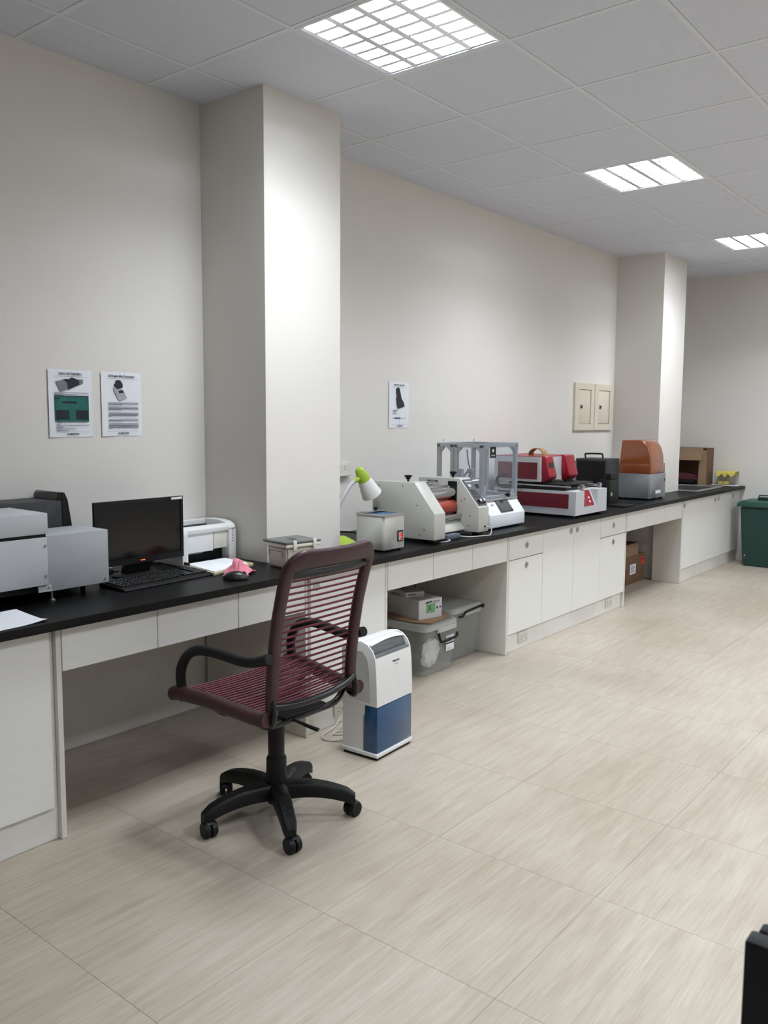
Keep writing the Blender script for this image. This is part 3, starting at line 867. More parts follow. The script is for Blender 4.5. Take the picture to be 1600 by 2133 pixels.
# white carton on the lid
t = thing('white_carton', 'white cardboard box with a green sticker on the nearer storage box', 'box', (.385, 3.95, .304), math.radians(-12))
obj('carton_body', B(-.14, .14, -.09, .09, 0, .115, r=.002, seg=1), WBOX, t, world=False)
obj('lid_seam', B(-.141, .141, -.0915, .0, .1148, .1158), WBOX, t, world=False)
X = .1402
obj('green_sticker', B(X, X + .0008, -.035, .035, .034, .088), STICKG, t, world=False)
text('x_mark', 'X', .045, t, INK, (X + .0012, -.008, .062), FACE_X, world=False)
text('scrawl', 'Allende', .017, t, INK, (X + .0008, -.015, .098), Matrix.Rotation(.12, 3, 'X') @ FACE_X, world=False, bold=.0006)
text('handwriting', '(ST) P', .020, t, INK, (X + .0008, .045, .095), FACE_X, world=False)
text('handwriting', '20 14', .018, t, INK, (X + .0008, .062, .060), FACE_X, world=False, bold=.0005)
t = thing('small_carton', 'small white instrument box lying on the white cardboard box', 'box', (.36, 3.93, .4205), math.radians(-28))
obj('carton_body', B(-.08, .08, -.06, .06, 0, .032, r=.0015, seg=1), WBOX, t, world=False)
text('carton_lettering', 'KEYENCE', .013, t, INK, (.0804, -.02, .018), FACE_X, world=False, bold=.0004)
# brown cartons under far bench
t = thing('cardboard_box', 'large brown carton with a red label on the floor under the bench', 'box', (.21, 7.08, 0))
obj('carton_body', B(.02, .388, 6.75, 7.448, .0, .255, r=.003, seg=1), CARD, t)
obj('white_label', B(.388, .389, 7.125, 7.255, .085, .175), PAPER, t); obj('red_label', B(.388, .389, 7.37, 7.44, .15, .225), STICKR, t)
bm = bmesh.new()
for k in range(4): box(bm, .3888, .3894, 7.14, 7.24 - .02 * (k % 2), .105 + k * .016, .111 + k * .016)
obj('label_print', bm, INKG, t); bm = B(.3888, .3894, 7.38, 7.43, .195, .205)
obj('red_label_print', bm, INK, t)
obj('tape', B(.388, .3884, 6.95, 7.0, .15, .255), CARD_L, t)
t = thing('cardboard_box', 'small tan open carton on top of the large brown carton', 'box', (.25, 7.1, .256))
bm = bmesh.new()
for a in ((.13, .388, 6.86, 6.866, .256, .362), (.13, .388, 7.294, 7.3, .256, .362), (.13, .136, 6.866, 7.294, .256, .362), (.382, .388, 6.866, 7.294, .256, .362), (.136, .382, 6.866, 7.294, .256, .262)): box(bm, *a)
obj('carton_walls', bm, CARD_L, t, smooth=0)
obj('dark_contents', B(.14, .378, 6.87, 7.29, .263, .352, r=.005), BLK, t)

# ---------------------------------------------------------------- desk end: spectrometer, computer, monitor
sp_ = thing('optical_tester', 'light grey two-box optical instrument at the left end of the worktop', 'instrument', (.35, 1.45, T))
obj('tall_housing_top', B(.206, .478, .82, 1.604, 1.038, 1.114, r=.003), LGREY, sp_)
obj('tall_housing', B(.206, .476, .82, 1.600, .850, 1.026, r=.002), LGREY, sp_)
obj('seam', B(.210, .470, .822, 1.598, 1.026, 1.038), BLK, sp_)
obj('side_housing', B(.256, .460, 1.606, 1.860, .820, 1.027, r=.0025), LGREY2, sp_)
obj('base_plate', B(.216, .440, .84, 1.605, .823, .850), BLK, sp_)
obj('bracket', B(.462, .468, 1.565, 1.615, .824, .846), LGREY, sp_)
for y, z, x in ((1.592, .995, .476), (1.592, .885, .476), (1.604, .838, .468), (1.842, .835, .460), (1.40, .833, .440)):
    obj('screw', CY((x, y, z), (x + .0025, y, z), .005, seg=10), STEEL, sp_)
for x, y in ((.445, 1.628), (.28, 1.83), (.40, .9), (.24, .9)):
    bm = bmesh.new(); cyl(bm, (x, y, T + .006), (x, y, .826), .004, seg=10); lathe(bm, [(.013, 0), (.013, .004), (.006, .009), (.006, .012)], c=(x, y, T), seg=14)
    obj('levelling_foot', bm, STEEL, sp_)
obj('rubber_foot', CY((.37, 1.80, T), (.37, 1.80, .821), .009, .012, seg=12), BLK, sp_)
# tower behind
pc = thing('computer_tower', 'black desktop computer tower behind the grey optical instrument', 'computer', (.115, 1.62, T))
obj('case', B(.02, .20, 1.38, 1.822, T, 1.127, r=.003), DGREY, pc)
obj('front_bezel', PR([(1.822, T), (1.822, 1.138), (1.815, 1.150), (1.822, 1.158), (1.835, 1.156), (1.848, 1.125), (1.862, 1.03), (1.868, .95), (1.866, T)], 'x', .018, .202, r=.002, seg=1), BLK, pc)
obj('top_crest', PR([(1.80, 1.127), (1.803, 1.146), (1.812, 1.157), (1.824, 1.158), (1.824, 1.127)], 'x', .018, .202, r=.002, seg=1), BLK_G, pc)
# monitor
mo = thing('monitor', 'black flat computer monitor standing behind the keyboard, screen off', 'monitor', (.235, 2.158, T), 0)
X = .276
obj('back_shell', B(X - .045, X - .012, 1.94, 2.342, .86, 1.09, r=.012), BLK, mo)
bm = bmesh.new()
y0, y1, z0, z1 = 1.918, 2.361, .839, 1.112
for a in ((y0, y1, z0, .863), (y0, y1, z1 - .014, z1), (y0, y0 + .014, .863, z1 - .014), (y1 - .014, y1, .863, z1 - .014)): box(bm, X - .014, X, *a)
bmesh.ops.remove_doubles(bm, verts=bm.verts[:], dist=1e-5)
obj('bezel', bm, BLK, mo, smooth=0)
obj('screen', B(X - .012, X - .003, y0 + .013, y1 - .013, .862, z1 - .013), BLK_G, mo)
obj('power_light', B(X, X + .001, 2.134, 2.156, .8485, .8525), LOGO_O, mo)
obj('corner_sticker', B(X, X + .0006, 2.298, 2.356, 1.099, 1.109), WHITEP, mo)
obj('neck', PR([(.205, T + .012), (.245, T + .012), (.262, .86), (.235, .87)], 'y', 2.080, 2.205, r=.003, seg=1), BLK, mo)
bm = bmesh.new(); lathe(bm, [(0, 0), (.115, 0), (.115, .006), (.10, .012), (0, .013)], c=(0, 0, 0), seg=32)
bmesh.ops.scale(bm, vec=(.62, 1, 1), verts=bm.verts[:]); bmesh.ops.translate(bm, vec=(.235, 2.140, T), verts=bm.verts[:])
obj('stand_base', bm, BLK, mo)
tag(obj('monitor_cable', TU([(.250, 1.975, .852), (.245, 1.972, .82), (.235, 1.965, T + .02), (.19, 1.95, T + .005), (.10, 1.98, T + .005)], .0045, seg=8), BLK, None), 'black cable hanging behind the left side of the monitor', 'cable')
tag(obj('white_adapter', B(.085, .125, 1.98, 2.10, T, T + .022, r=.004), WHITEP, None), 'small white plug strip on the worktop behind the monitor', 'adapter')
tag(obj('usb_cable', TU([(.10, 2.08, T + .005), (.16, 2.13, T + .005), (.14, 2.24, T + .006), (.16, 2.31, T + .02), (.13, 2.33, T + .006), (.06, 2.36, T + .005)], .003, seg=8), BLK, None), 'thin black cable on the worktop between monitor and printer', 'cable')
# keyboard
kb = thing('keyboard', 'black computer keyboard in front of the monitor', 'keyboard', (.432, 2.108, T), math.radians(3))
bm = PR([(-.082, .0), (-.082, .020), (.062, .013), (.085, .006), (.085, .0)], 'y', -.228, .228, r=.004)
obj('case', bm, BLK, kb, world=False)
bm = bmesh.new()
random.seed(3)
for r_ in range(6):
    x = -.070 + r_ * .0205 + (.004 if r_ else 0)
    yy = -.218
    while yy < .212:
        wdt = .0165
        if r_ == 5 and -.14 < yy < -.03: wdt = .11
        if not (.075 < yy < .082 or .142 < yy < .15):
            z = .021 - (x + .082) * .0485
            box(bm, x, x + .0165, yy, yy + wdt - .0012, z - .003, z + .0048, r=.0012, seg=1)
        yy += wdt + .0018
o = obj('keys', bm, BLK_S, kb, world=False, smooth=0); o['kind'] = 'stuff'
# mouse and cloth
ms = thing('mouse', 'black computer mouse by the pink cloth on the worktop edge', 'mouse', (.655, 2.335, T), math.radians(-42))
bm = bmesh.new(); bmesh.ops.create_uvsphere(bm, u_segments=24, v_segments=14, radius=1)
bmesh.ops.scale(bm, vec=(.031, .055, .034), verts=bm.verts[:])
for v in bm.verts:
    if v.co.z < 0: v.co.z *= .10
    v.co.z += .004
obj('shell', bm, BLK_S, ms, world=False)
obj('wheel', CY((-.004, .034, .026), (.004, .034, .026), .009, seg=16), DGREY, ms, world=False)
obj('silver_trim', TU([(-.028, .018, .016), (-.022, .040, .016), (-.012, .046, .019), (-.008, .030, .029), (-.014, .010, .033)], .0012, seg=6), CHROME, ms, world=False)
bm = bmesh.new(); n = 34; V = []
for i in range(n + 1):
    row = []
    for k in range(n + 1):
        u, v = i / n * 2 - 1, k / n * 2 - 1
        r_ = math.hypot(u, v)
        nn = mnoise.noise(Vector((u * 2.1 + 3, v * 2.1, 0.3))) + .2 * mnoise.noise(Vector((u * 4, v * 4 + 2, 1.3)))
        hgt = max(0, .046 * math.exp(-(r_ * 1.25) ** 3) * (1 + .7 * nn) + .006 * abs(nn)) + .002
        ridge = .5 + .5 * math.sin(math.atan2(v, u) * 4 + nn * 3)
        hgt += .007 * ridge * math.exp(-((r_ - .55) * 3) ** 2)
        sc = .80 + .14 * ridge * r_
        row.append(bm.verts.new((u * .050 * sc, v * .070 * sc, hgt)))
    V.append(row)
for row in V:
    for v in row:
        wx_ = .565 + 1.22 * (v.co.x * math.cos(.6) - v.co.y * math.sin(.6))
        v.co = Vector((v.co.x * 1.22, v.co.y * 1.22, v.co.z + .0165 * min(1, max(0, (.545 - wx_) / .02))))
for i in range(n):
    for k in range(n): bm.faces.new((V[i][k], V[i + 1][k], V[i + 1][k + 1], V[i][k + 1]))
cl = obj('pink_cloth', bm, PINK, None, world=False, smooth=180); cl.location = (.565, 2.432, T + .001); cl.rotation_euler = (0, 0, .6)
md = cl.modifiers.new('thickness', 'SOLIDIFY'); md.thickness = .0015
tag(cl, 'crumpled pink cloth on the worktop behind the mouse', 'cloth')
# printer
p_ = thing('printer', 'small white laser printer beside the monitor, next to the pillar', 'printer', (.13, 2.53, T))
y0, y1 = 2.372, 2.690
side_pts = [(.015, T + .001), (.015, .950), (.03, .966), (.10, .972), (.165, .972), (.215, .966), (.243, .952), (.252, .930), (.252, T + .001)]
for nm, a, b in (('left_side', y0, y0 + .034), ('right_side', y1 - .044, y1)):
    o = obj(nm, PR(side_pts, 'y', a, b, r=.005), WHITEP, p_)
obj('back_body', B(.02, .10, y0 + .03, y1 - .04, T + .01, .930, r=.003), WHITEP, p_)
obj('top_rear', PR([(.02, .930), (.02, .958), (.05, .968), (.075, .968), (.075, .930)], 'y', y0 + .03, y1 - .04, r=.002), WHITEP, p_)
obj('top_front_bar', PR([(.205, .925), (.205, .958), (.23, .956), (.246, .945), (.246, .925)], 'y', y0 + .03, y1 - .04, r=.002), WHITEP, p_)
obj('output_slot', PR([(.076, .925), (.076, .945), (.204, .915), (.204, .90)], 'y', y0 + .034, y1 - .044), BLK, p_)
obj('front_cover', B(.205, .240, y0 + .036, 2.560, .838, .925, r=.003), WHITEP, p_)
obj('front_cover_end', B(.205, .240, 2.563, y1 - .046, .845, .925, r=.003), OFFW, p_)
obj('inside', B(.10, .20, y0 + .036, y1 - .046, T + .005, .84), BLK, p_)
obj('tray_rib', B(.17, .235, y0 + .04, 2.50, .832, .838, r=.002), MGREY, p_)
for k in range(5): obj('indicator', B(.2521, .2528, 2.666, 2.672, .870 + k * .014, .876 + k * .014), INKG, p_)
text('lettering', 'FUJI XEROX', .0075, p_, INKG, (.2515, 2.666, .934), Matrix.Rotation(math.radians(-20), 3, 'Y') @ FACE_X)
obj('printer_logo', CY((.2515, 2.683, .934), (.2535, 2.683, .934), .0028, seg=12), INK, p_)
tr = thing('paper_tray', 'cream paper tray holding white sheets, pulled out of the printer', 'tray', (.35, 2.48, T))
bm = bmesh.new()
tp = [(.256, 2.395), (.480, 2.345), (.505, 2.350), (.455, 2.640), (.256, 2.632)]
prism(bm, [(.256, 2.372), (.515, 2.335), (.462, 2.606), (.256, 2.640)], 'z', T, T + .005)
obj('tray_base', bm, OFFW, tr, smooth=0)
bm = bmesh.new()
for a, b in (((.515, 2.335), (.462, 2.606)), ((.256, 2.372), (.515, 2.335)), ((.462, 2.606), (.256, 2.640))):
    d = Vector((b[0] - a[0], b[1] - a[1], 0)).normalized(); nrm = Vector((-d.y, d.x, 0)) * .003
    A_ = Vector((a[0], a[1], 0)); B_ = Vector((b[0], b[1], 0))
    prism(bm, [tuple((A_ + nrm)[:2]), tuple((B_ + nrm)[:2]), tuple((B_ - nrm)[:2]), tuple((A_ - nrm)[:2])], 'z', T + .005, T + .013)
obj('tray_rim', bm, mat('cream_yellow_plastic', (214, 200, 160), rough=.5), tr, smooth=0)
obj('edge_guide', B(.262, .30, 2.3705, 2.3745, T + .006, T + .026), DGREY, tr)
o = obj('paper_stack', PR([(.258, 2.386), (.500, 2.350), (.450, 2.586), (.258, 2.616)], 'z', T + .0055, T + .0152), PAPER, None, smooth=0)
tag(o, 'stack of blank white paper lying in the printer tray', 'paper')
# loose sheet
bm = bmesh.new(); n = 12; V = []
Q = [Vector((.500, 1.10, 0)), Vector((.775 - .02, 1.085, 0)), Vector((.728, 1.452, 0)), Vector((.508, 1.458, 0))]
for i in range(n + 1):
    row = []
    for k in range(n + 1):
        u, v = i / n, k / n
        p = Q[0] * (1 - u) * (1 - v) + Q[1] * u * (1 - v) + Q[2] * u * v + Q[3] * (1 - u) * v
        z = T + .0012 + .014 * max(0, u + v - 1.75) ** 1.5 * 4 + .006 * (1 - u) ** 2 * math.sin(v * 5) ** 2
        row.append(bm.verts.new((p.x, p.y, z)))
    V.append(row)
for i in range(n):
    for k in range(n): bm.faces.new((V[i][k], V[i + 1][k], V[i + 1][k + 1], V[i][k + 1]))
o = obj('paper_sheet', bm, PAPER, None, smooth=180)
tag(o, 'loose white sheet of paper with a curled corner on the near worktop edge', 'paper')
# clip-lid container
t = thing('clip_container', 'off-white clip-lock container with smoked lid against the pillar', 'container', (.585, 2.735, T), math.radians(-7))
hx, hy = .088, .100
bm = bmesh.new()
v0 = [(-hx + .012, -hy + .012), (hx - .012, -hy + .012), (hx - .012, hy - .012), (-hx + .012, hy - .012)]
g1 = [bm.verts.new((x * .94, y * .94, 0.001)) for x, y in v0]; g2 = [bm.verts.new((x, y, .098)) for x, y in v0]
bm.faces.new(g1[::-1]); bm.faces.new(g2)
for k in range(4): bm.faces.new((g1[k], g1[(k + 1) % 4], g2[(k + 1) % 4], g2[k]))
bmesh.ops.bevel(bm, geom=bm.edges[:], offset=.008, segments=3, affect='EDGES')
obj('tub', bm, OFFW, t, world=False)
obj('rim', B(-hx, hx, -hy, hy, .096, .114, r=.006), OFFW, t, world=False)
obj('lid', B(-hx - .001, hx + .001, -hy - .001, hy + .001, .115, .124, r=.003), SMOKE, t, world=False)
for y in (-hy * .52, hy * .62):
    obj('clip', B(hx - .002, hx + .005, y - .010, y + .010, .085, .130, r=.002), OFFW, t, world=False)
obj('emblem', B(-.02, .02, -.015, .015, .124, .125), DGREY, t, world=False)
obj('front_groove', TU([(-hx * .6, -hy + .012, .05), (-hx * .6, -hy + .0105, .078), (hx * .5, -hy + .0105, .078), (hx * .5, -hy + .012, .05)], .0012, seg=6, n=1), MGREY, t, world=False)

# ---------------------------------------------------------------- desk lamp and outlet clutter behind pillar
lp = thing('desk_lamp', 'white and lime green gooseneck desk lamp right of the near pillar', 'lamp', (.315, 3.375, T))
bm = bmesh.new(); lathe(bm, [(0, 0), (.082, 0), (.082, .008), (.074, .016), (.050, .030), (.022, .044), (0, .044)], c=(.315, 3.375, T), seg=28)
obj('base', bm, LIME, lp)
obj('gooseneck', TU([(.305, 3.335, T + .03), (.305, 3.325, .86), (.315, 3.338, .96), (.325, 3.375, 1.035), (.330, 3.425, 1.095), (.332, 3.462, 1.122)], .012, seg=12), LGREY, lp)
ax0 = Vector((.335, 3.488, 1.192)); ax1 = Vector((.348, 3.592, 1.040)); ax = (ax1 - ax0)
L_ = ax.length
bm = bmesh.new(); lathe(bm, [(0, 0), (.014, .003), (.024, .016), (.031, .045), (.037, .084), (.0365, .084)], c=ax0, axis=ax, seg=28)
obj('shade_cap', bm, LIME, lp)
bm = bmesh.new(); lathe(bm, [(.037, .083), (.045, .12), (.056, L_ - .01), (.058, L_), (.055, L_ - .002), (.042, .12), (.034, .088)], c=ax0, axis=ax, seg=28)
obj('shade', bm, WHITEP, lp)
obj('joint', TU([(.331, 3.455, 1.118), (.333, 3.475, 1.124), (.336, 3.495, 1.132)], .013, seg=12), LIME, lp)
bm = bmesh.new(); lathe(bm, [(0, .07), (.018, .08), (.026, .11), (.02, .14), (0, .15)], c=ax0, axis=ax, seg=16)
obj('bulb', bm, WHITEP, lp)
tag(obj('cable', TU([(.18, 3.30, T + .052), (.26, 3.40, T + .060), (.36, 3.45, T + .056), (.43, 3.50, T + .02), (.44, 3.55, T + .005)], .005, seg=8), BLK, None), 'black cable draped over the lime green base of the desk lamp', 'cable')
# ---------------------------------------------------------------- water bath
t = thing('water_bath', 'grey enamel water bath with a red digital display on its front', 'instrument', (.59, 3.38, T))
x0, x1, y0, y1, z0, z1 = .495, .678, 3.292, 3.462, T + .010, .968
def oct_(x0, x1, y0, y1, c_): return [(x0, y0), (x1 - c_, y0), (x1, y0 + c_), (x1, y1), (x0, y1)]
obj('housing', PR(oct_(x0, x1, y0, y1, .012), 'z', z0, z1, r=.002, seg=1), BEIGEGREY, t)
bm = bmesh.new()
for a in ((x0 - .003, x1 + .003, y0 - .003, y0 + .020), (x0 - .003, x1 + .003, y1 - .020, y1 + .003), (x0 - .003, x0 + .022, y0 + .02, y1 - .02), (x1 - .022, x1 + .003, y0 + .02, y1 - .02)): box(bm, *a, z1, z1 + .006)
obj('top_rim', bm, STEEL, t, smooth=0)
obj('water', B(x0 + .02, x1 - .02, y0 + .02, y1 - .02, z1, z1 + .002), WATER, t)
obj('lid', PR([(x0 + .005, z1 + .007), (x0 + .06, z1 + .009), (x0 + .06, z1 + .012), (x0 + .005, z1 + .010)], 'y', y0 + .01, y1 - .01), STEEL, t)
bm = bmesh.new(); lathe(bm, [(.006, 0), (.006, .008), (.011, .012), (.011, .019), (0, .021)], c=(x0 + .03, y1 - .05, z1 + .009), seg=14); obj('lid_knob', bm, BLK, t)
X = x1
obj('control_panel', B(X, X + .006, 3.402, 3.447, .830, .886, r=.001), DGREY, t)
obj('panel_face', B(X + .006, X + .007, 3.408, 3.441, .836, .876), LGREY, t)
obj('display', B(X + .007, X + .008, 3.412, 3.430, .855, .871), LEDRED, t)
obj('display', B(X + .007, X + .008, 3.416, 3.430, .841, .851), LEDRED, t)
for k in range(3): obj('button', B(X + .007, X + .009, 3.433, 3.439, .840 + k * .013, .847 + k * .013), BLK, t)
for x, y in ((x0 + .02, y0 + .02), (x1 - .02, y0 + .025), (x1 - .02, y1 - .02), (x0 + .02, y1 - .02)): obj('foot', CY((x, y, T), (x, y, z0), .009, seg=12), BLK, t)

# ---------------------------------------------------------------- two-roller laboratory machine
rm = thing('roller_machine', 'beige-grey bench roller machine with chrome and orange rollers', 'machine', (.5, 3.95, T))
prof = [(.284, .803), (.284, 1.108), (.580, 1.114), (.718, .948), (.718, .806)]
obj('end_housing', PR(prof, 'y', 3.675, 3.778, r=.003), BEIGEGREY, rm)
obj('end_housing', PR(prof, 'y', 4.112, 4.222, r=.003), BEIGEGREY, rm)
obj('lower_cover', PR([(.30, .815), (.30, .90), (.54, .905), (.62, .83), (.625, .815)], 'y', 3.779, 4.111, r=.002, seg=1), BEIGEGREY, rm)
obj('black_recess', B(.505, .565, 4.104, 4.1115, .905, 1.095), BLK, rm); obj('black_recess', B(.355, .425, 4.104, 4.1115, 1.045, 1.095), BLK, rm)
obj('black_recess', B(.505, .565, 3.7785, 3.786, .905, 1.095), BLK, rm)
for nm, x, z, r, m in (('chrome_roller', .520, 1.033, .043, CHROME), ('rear_chrome_roller', .405, 1.058, .036, CHROME), ('orange_roller', .535, .948, .040, ORANGE_RUB), ('guide_rod', .585, .893, .017, CHROME)):
    bm = bmesh.new(); cyl(bm, (x, 3.786, z), (x, 4.104, z), r, seg=32); cyl(bm, (x, 3.7785, z), (x, 4.1115, z), r * .35, seg=12)
    obj(nm, bm, m, rm)
for y in (3.725, 4.165):
    bm = bmesh.new(); zt = 1.112; lathe(bm, [(.006, 0), (.006, .012), (.013, .014), (.013, .024), (.021, .026), (.021, .036), (0, .038)], c=(.50, y, zt), seg=16)
    obj('clamp_knob', bm, BLK, rm)
# sloping control panel on the far housing
p0 = Vector((.590, 0, 1.1035)); p1 = Vector((.712, 0, .9565)); dd = (p1 - p0).normalized(); nn = Vector((-dd.z, 0, dd.x)) * 1.0
if nn.x < 0: nn = -nn
def slope_plate(name, u0, u1, y0, y1, h0, h1, m):
    q0 = p0 + (p1 - p0) * u0; q1 = p0 + (p1 - p0) * u1
    pts = [(q0 + nn * h0), (q1 + nn * h0), (q1 + nn * h1), (q0 + nn * h1)]
    return obj(name, PR([(q.x, q.z) for q in pts], 'y', y0, y1), m, rm, smooth=0)
slope_plate('control_panel', 0.0, .98, 4.124, 4.212, .001, .003, DGREY)
slope_plate('display', .18, .28, 4.145, 4.175, .003, .004, LCD)
for k in range(3): slope_plate('key_row', .40 + k * .11, .46 + k * .11, 4.140, 4.190, .003, .005, BLK)
slope_plate('legend_strip', .07, .11, 4.135, 4.205, .003, .0035, LGREY2)
slope_plate('switch_block', .78, .90, 4.145, 4.206, .003, .012, BLK)
slope_plate('white_switch', .79, .86, 4.152, 4.163, .012, .017, WHITEP)
slope_plate('white_switch', .79, .86, 4.190, 4.201, .012, .017, WHITEP)
for x, z in ((.33, 1.085), (.50, 1.09), (.60, .99), (.65, .86), (.62, .825)):
    obj('screw', CY((x, 3.674, z), (x, 3.6755, z), .0035, seg=8), INK, rm)
for x, z in ((.60, .985), (.62, .995), (.60, .90), (.66, .90), (.65, .84), (.36, 1.09), (.42, 1.09)):
    obj('screw', CY((x, 4.1105, z), (x, 4.112, z), .0035, seg=8), INK, rm)
for x in (.31, .68):
    for y in (3.725, 4.165):
        obj('foot', B(x - .02, x + .02, y - .03, y + .03, T, .803, r=.002), BLK, rm)
obj('cable_gland', CY((.716, 4.18, .836), (.722, 4.18, .836), .006, seg=12), BLK, rm)
tag(obj('mains_cable', TU([(.7275, 4.18, .836), (.735, 4.192, .835), (.745, 4.21, .825), (.75, 4.19, T + .006), (.742, 4.13, T + .005), (.725, 4.06, T + .006), (.705, 4.03, T + .006), (.68, 3.99, T + .012), (.665, 3.985, T + .016)], .0035, seg=8), WCORD, None), 'light grey mains cable curling from the roller machine', 'cable')
t = thing('power_adapter', 'grey inline power adapter between the two ends of the roller machine', 'adapter', (.67, 3.92, T))
obj('adapter_body', B(.640, .690, 3.84, 3.975, T + .001, T + .032, r=.008), mat('blue_grey_plastic', (84, 92, 106), rough=.4), t)
obj('output_lead', TU([(.665, 3.845, T + .016), (.70, 3.85, T + .006), (.715, 3.80, T + .005), (.70, 3.76, T + .005)], .0035, seg=8), WCORD, t)
obj('input_lead', TU([(.66, 3.835, T + .02), (.665, 3.81, T + .028), (.65, 3.795, T + .018), (.645, 3.785, T + .008)], .003, seg=8), WCORD, t)

# ---------------------------------------------------------------- tester with aluminium frame and acrylic cover
te = thing('friction_tester', 'white bench tester with a clear acrylic cover on an aluminium frame', 'instrument', (.4, 4.57, T))
obj('base_housing', PR([(.16, .793), (.16, .955), (.575, .957), (.640, .872), (.640, .797), (.635, .793)], 'y', 4.365, 4.782, r=.003), WHITEM, te)
obj('deck', B(.22, .588, 4.355, 4.775, .956, .966), ALU, te)
for y in (4.40, 4.75):
    for x in (.20, .60): obj('foot', CY((x, y, T), (x, y, .793), .014, seg=14), BLK, te)
q0 = Vector((.5785, 0, .9524)); q1 = Vector((.6365, 0, .8766)); dd2 = (q1 - q0).normalized(); n2 = Vector((-dd2.z, 0, dd2.x))
def tplate(name, u0, u1, y0, y1, h0, h1, m, r=0):
    a = q0 + (q1 - q0) * u0; b = q0 + (q1 - q0) * u1
    pts = [a + n2 * h0, b + n2 * h0, b + n2 * h1, a + n2 * h1]
    return obj(name, PR([(q.x, q.z) for q in pts], 'y', y0, y1, r=r), m, te)
tplate('touch_screen', .02, .93, 4.505, 4.650, .001, .006, DGREY, r=.0015)
tplate('screen_glass', .08, .87, 4.515, 4.640, .006, .0068, BLK_S)
text('emblem_lettering', 'BHT', .02, te, INKG, (.5985, 4.455, .9295), Matrix.Rotation(math.radians(-37.4), 3, 'Y') @ FACE_X)
PX = (.255, .357, .572); PY = (4.368, 4.762); ps = .0125
def post(x, y, z0=.966, z1=1.302, wx=ps, wy_=ps, nm='post'):
    bm = bmesh.new(); box(bm, x - wx, x + wx, y - wy_, y + wy_, z0, z1, r=.0015, seg=1)
    for s in (-1, 1):
        box(bm, x + s * (wx + .0002) - .0012, x + s * (wx + .0002) + .0012, y - .0045, y - .003, z0, z1); box(bm, x + s * (wx + .0002) - .0012, x + s * (wx + .0002) + .0012, y + .003, y + .0045, z0, z1)
        box(bm, x - .0045, x - .003, y + s * (wy_ + .0002) - .0012, y + s * (wy_ + .0002) + .0012, z0, z1); box(bm, x + .003, x + .0045, y + s * (wy_ + .0002) - .0012, y + s * (wy_ + .0002) + .0012, z0, z1)
    obj(nm, bm, ALU, te, smooth=0)
for x in PX:
    for y in PY: post(x, y)
post(.385, PY[0]); 
for y in PY:
    obj('top_rail', B(PX[0] - ps, PX[2] + ps, y - ps, y + ps, 1.285, 1.308, r=.001, seg=1), ALU, te, smooth=0)
    obj('bottom_rail', B(PX[0] + ps, PX[2] - ps, y - ps, y + ps, .967, .985, r=.001, seg=1), ALU, te, smooth=0)
for x in (PX[0], PX[2]):
    obj('top_rail', B(x - ps, x + ps, PY[0] + ps, PY[1] - ps, 1.285, 1.308, r=.001, seg=1), ALU, te, smooth=0)
    obj('bottom_rail', B(x - ps, x + ps, PY[0] + ps, PY[1] - ps, .967, .985, r=.001, seg=1), ALU, te, smooth=0)
for x, s, y in ((PX[0] + ps, 1, PY[0]), (PX[1] - ps, -1, PY[0]), (.385 + ps, 1, PY[0]), (PX[2] - ps, -1, PY[0]), (PX[2] - ps, -1, PY[1]), (PX[0] + ps, 1, PY[1])):
    obj('gusset', PR([(x, 1.285), (x + s * .032, 1.285), (x, 1.253)], 'y', y - .008, y + .008), ALU, te, smooth=0)
for s, y in ((1, PY[0] + ps), (-1, PY[1] - ps)):
    obj('gusset', PR([(y, 1.285), (y + s * .032, 1.285), (y, 1.253)], 'x', PX[2] - .008, PX[2] + .008), ALU, te, smooth=0)
    obj('gusset', PR([(y, .985), (y + s * .032, .985), (y, 1.017)], 'x', PX[2] - .008, PX[2] + .008), ALU, te, smooth=0)
obj('front_pane', B(PX[2] + ps + .001, PX[2] + ps + .004, PY[0] - ps, PY[1] + ps, .970, 1.312), ACRYL, te, smooth=0)
obj('top_pane', B(PX[0] - ps, PX[2] + ps + .004, PY[0] - ps, PY[1] + ps, 1.309, 1.312), ACRYL, te, smooth=0)
obj('side_pane', B(.395 + ps, PX[2] - ps, PY[0] - .002, PY[0] + .002, .985, 1.285), ACRYL, te, smooth=0)
X = PX[2] + ps + .004
obj('sign_plate', B(X, X + .001, 4.430, 4.500, 1.222, 1.290, r=.0004, seg=1), BLK, te)
obj('sign_emblem', CY((X + .001, 4.465, 1.266), (X + .0018, 4.465, 1.266), .0105, seg=18), LGREY, te)
text('sign_lettering', 'CAUTION', .0095, te, LGREY, (X + .0014, 4.465, 1.237), FACE_X, bold=.0003)
bm = bmesh.new(); cyl(bm, (X - .004, 4.628, .985), (X + .014, 4.628, .985), .006, seg=12); cyl(bm, (X + .012, 4.628, .985), (X + .026, 4.628, .985), .014, .012, seg=16)
obj('door_knob', bm, BLK, te)
for x, y in ((.27, 4.40), (.30, 4.70)): obj('top_cap', CY((x, y, 1.312), (x, y, 1.332), .012, .010, seg=14), WHITEP, te)
obj('pendulum_post', B(.30, .33, 4.50, 4.54, .966, 1.14, r=.003), ALU, te)
obj('pendulum_arm', TU([(.42, 4.43, 1.27), (.43, 4.43, 1.20), (.445, 4.43, 1.15)], .004, seg=8), CHROME, te)
obj('swing_lever', TU([(.315, 4.52, 1.04), (.36, 4.50, 1.10), (.42, 4.45, 1.135), (.455, 4.425, 1.14)], .007, seg=8), ALU, te)
obj('clamp_block', B(.435, .470, 4.41, 4.44, 1.125, 1.152, r=.003), ALU, te)
bm = bmesh.new(); cyl(bm, (.455, 4.425, 1.125), (.448, 4.425, 1.085), .012, .014, seg=16); obj('probe_body', bm, ALU, te)
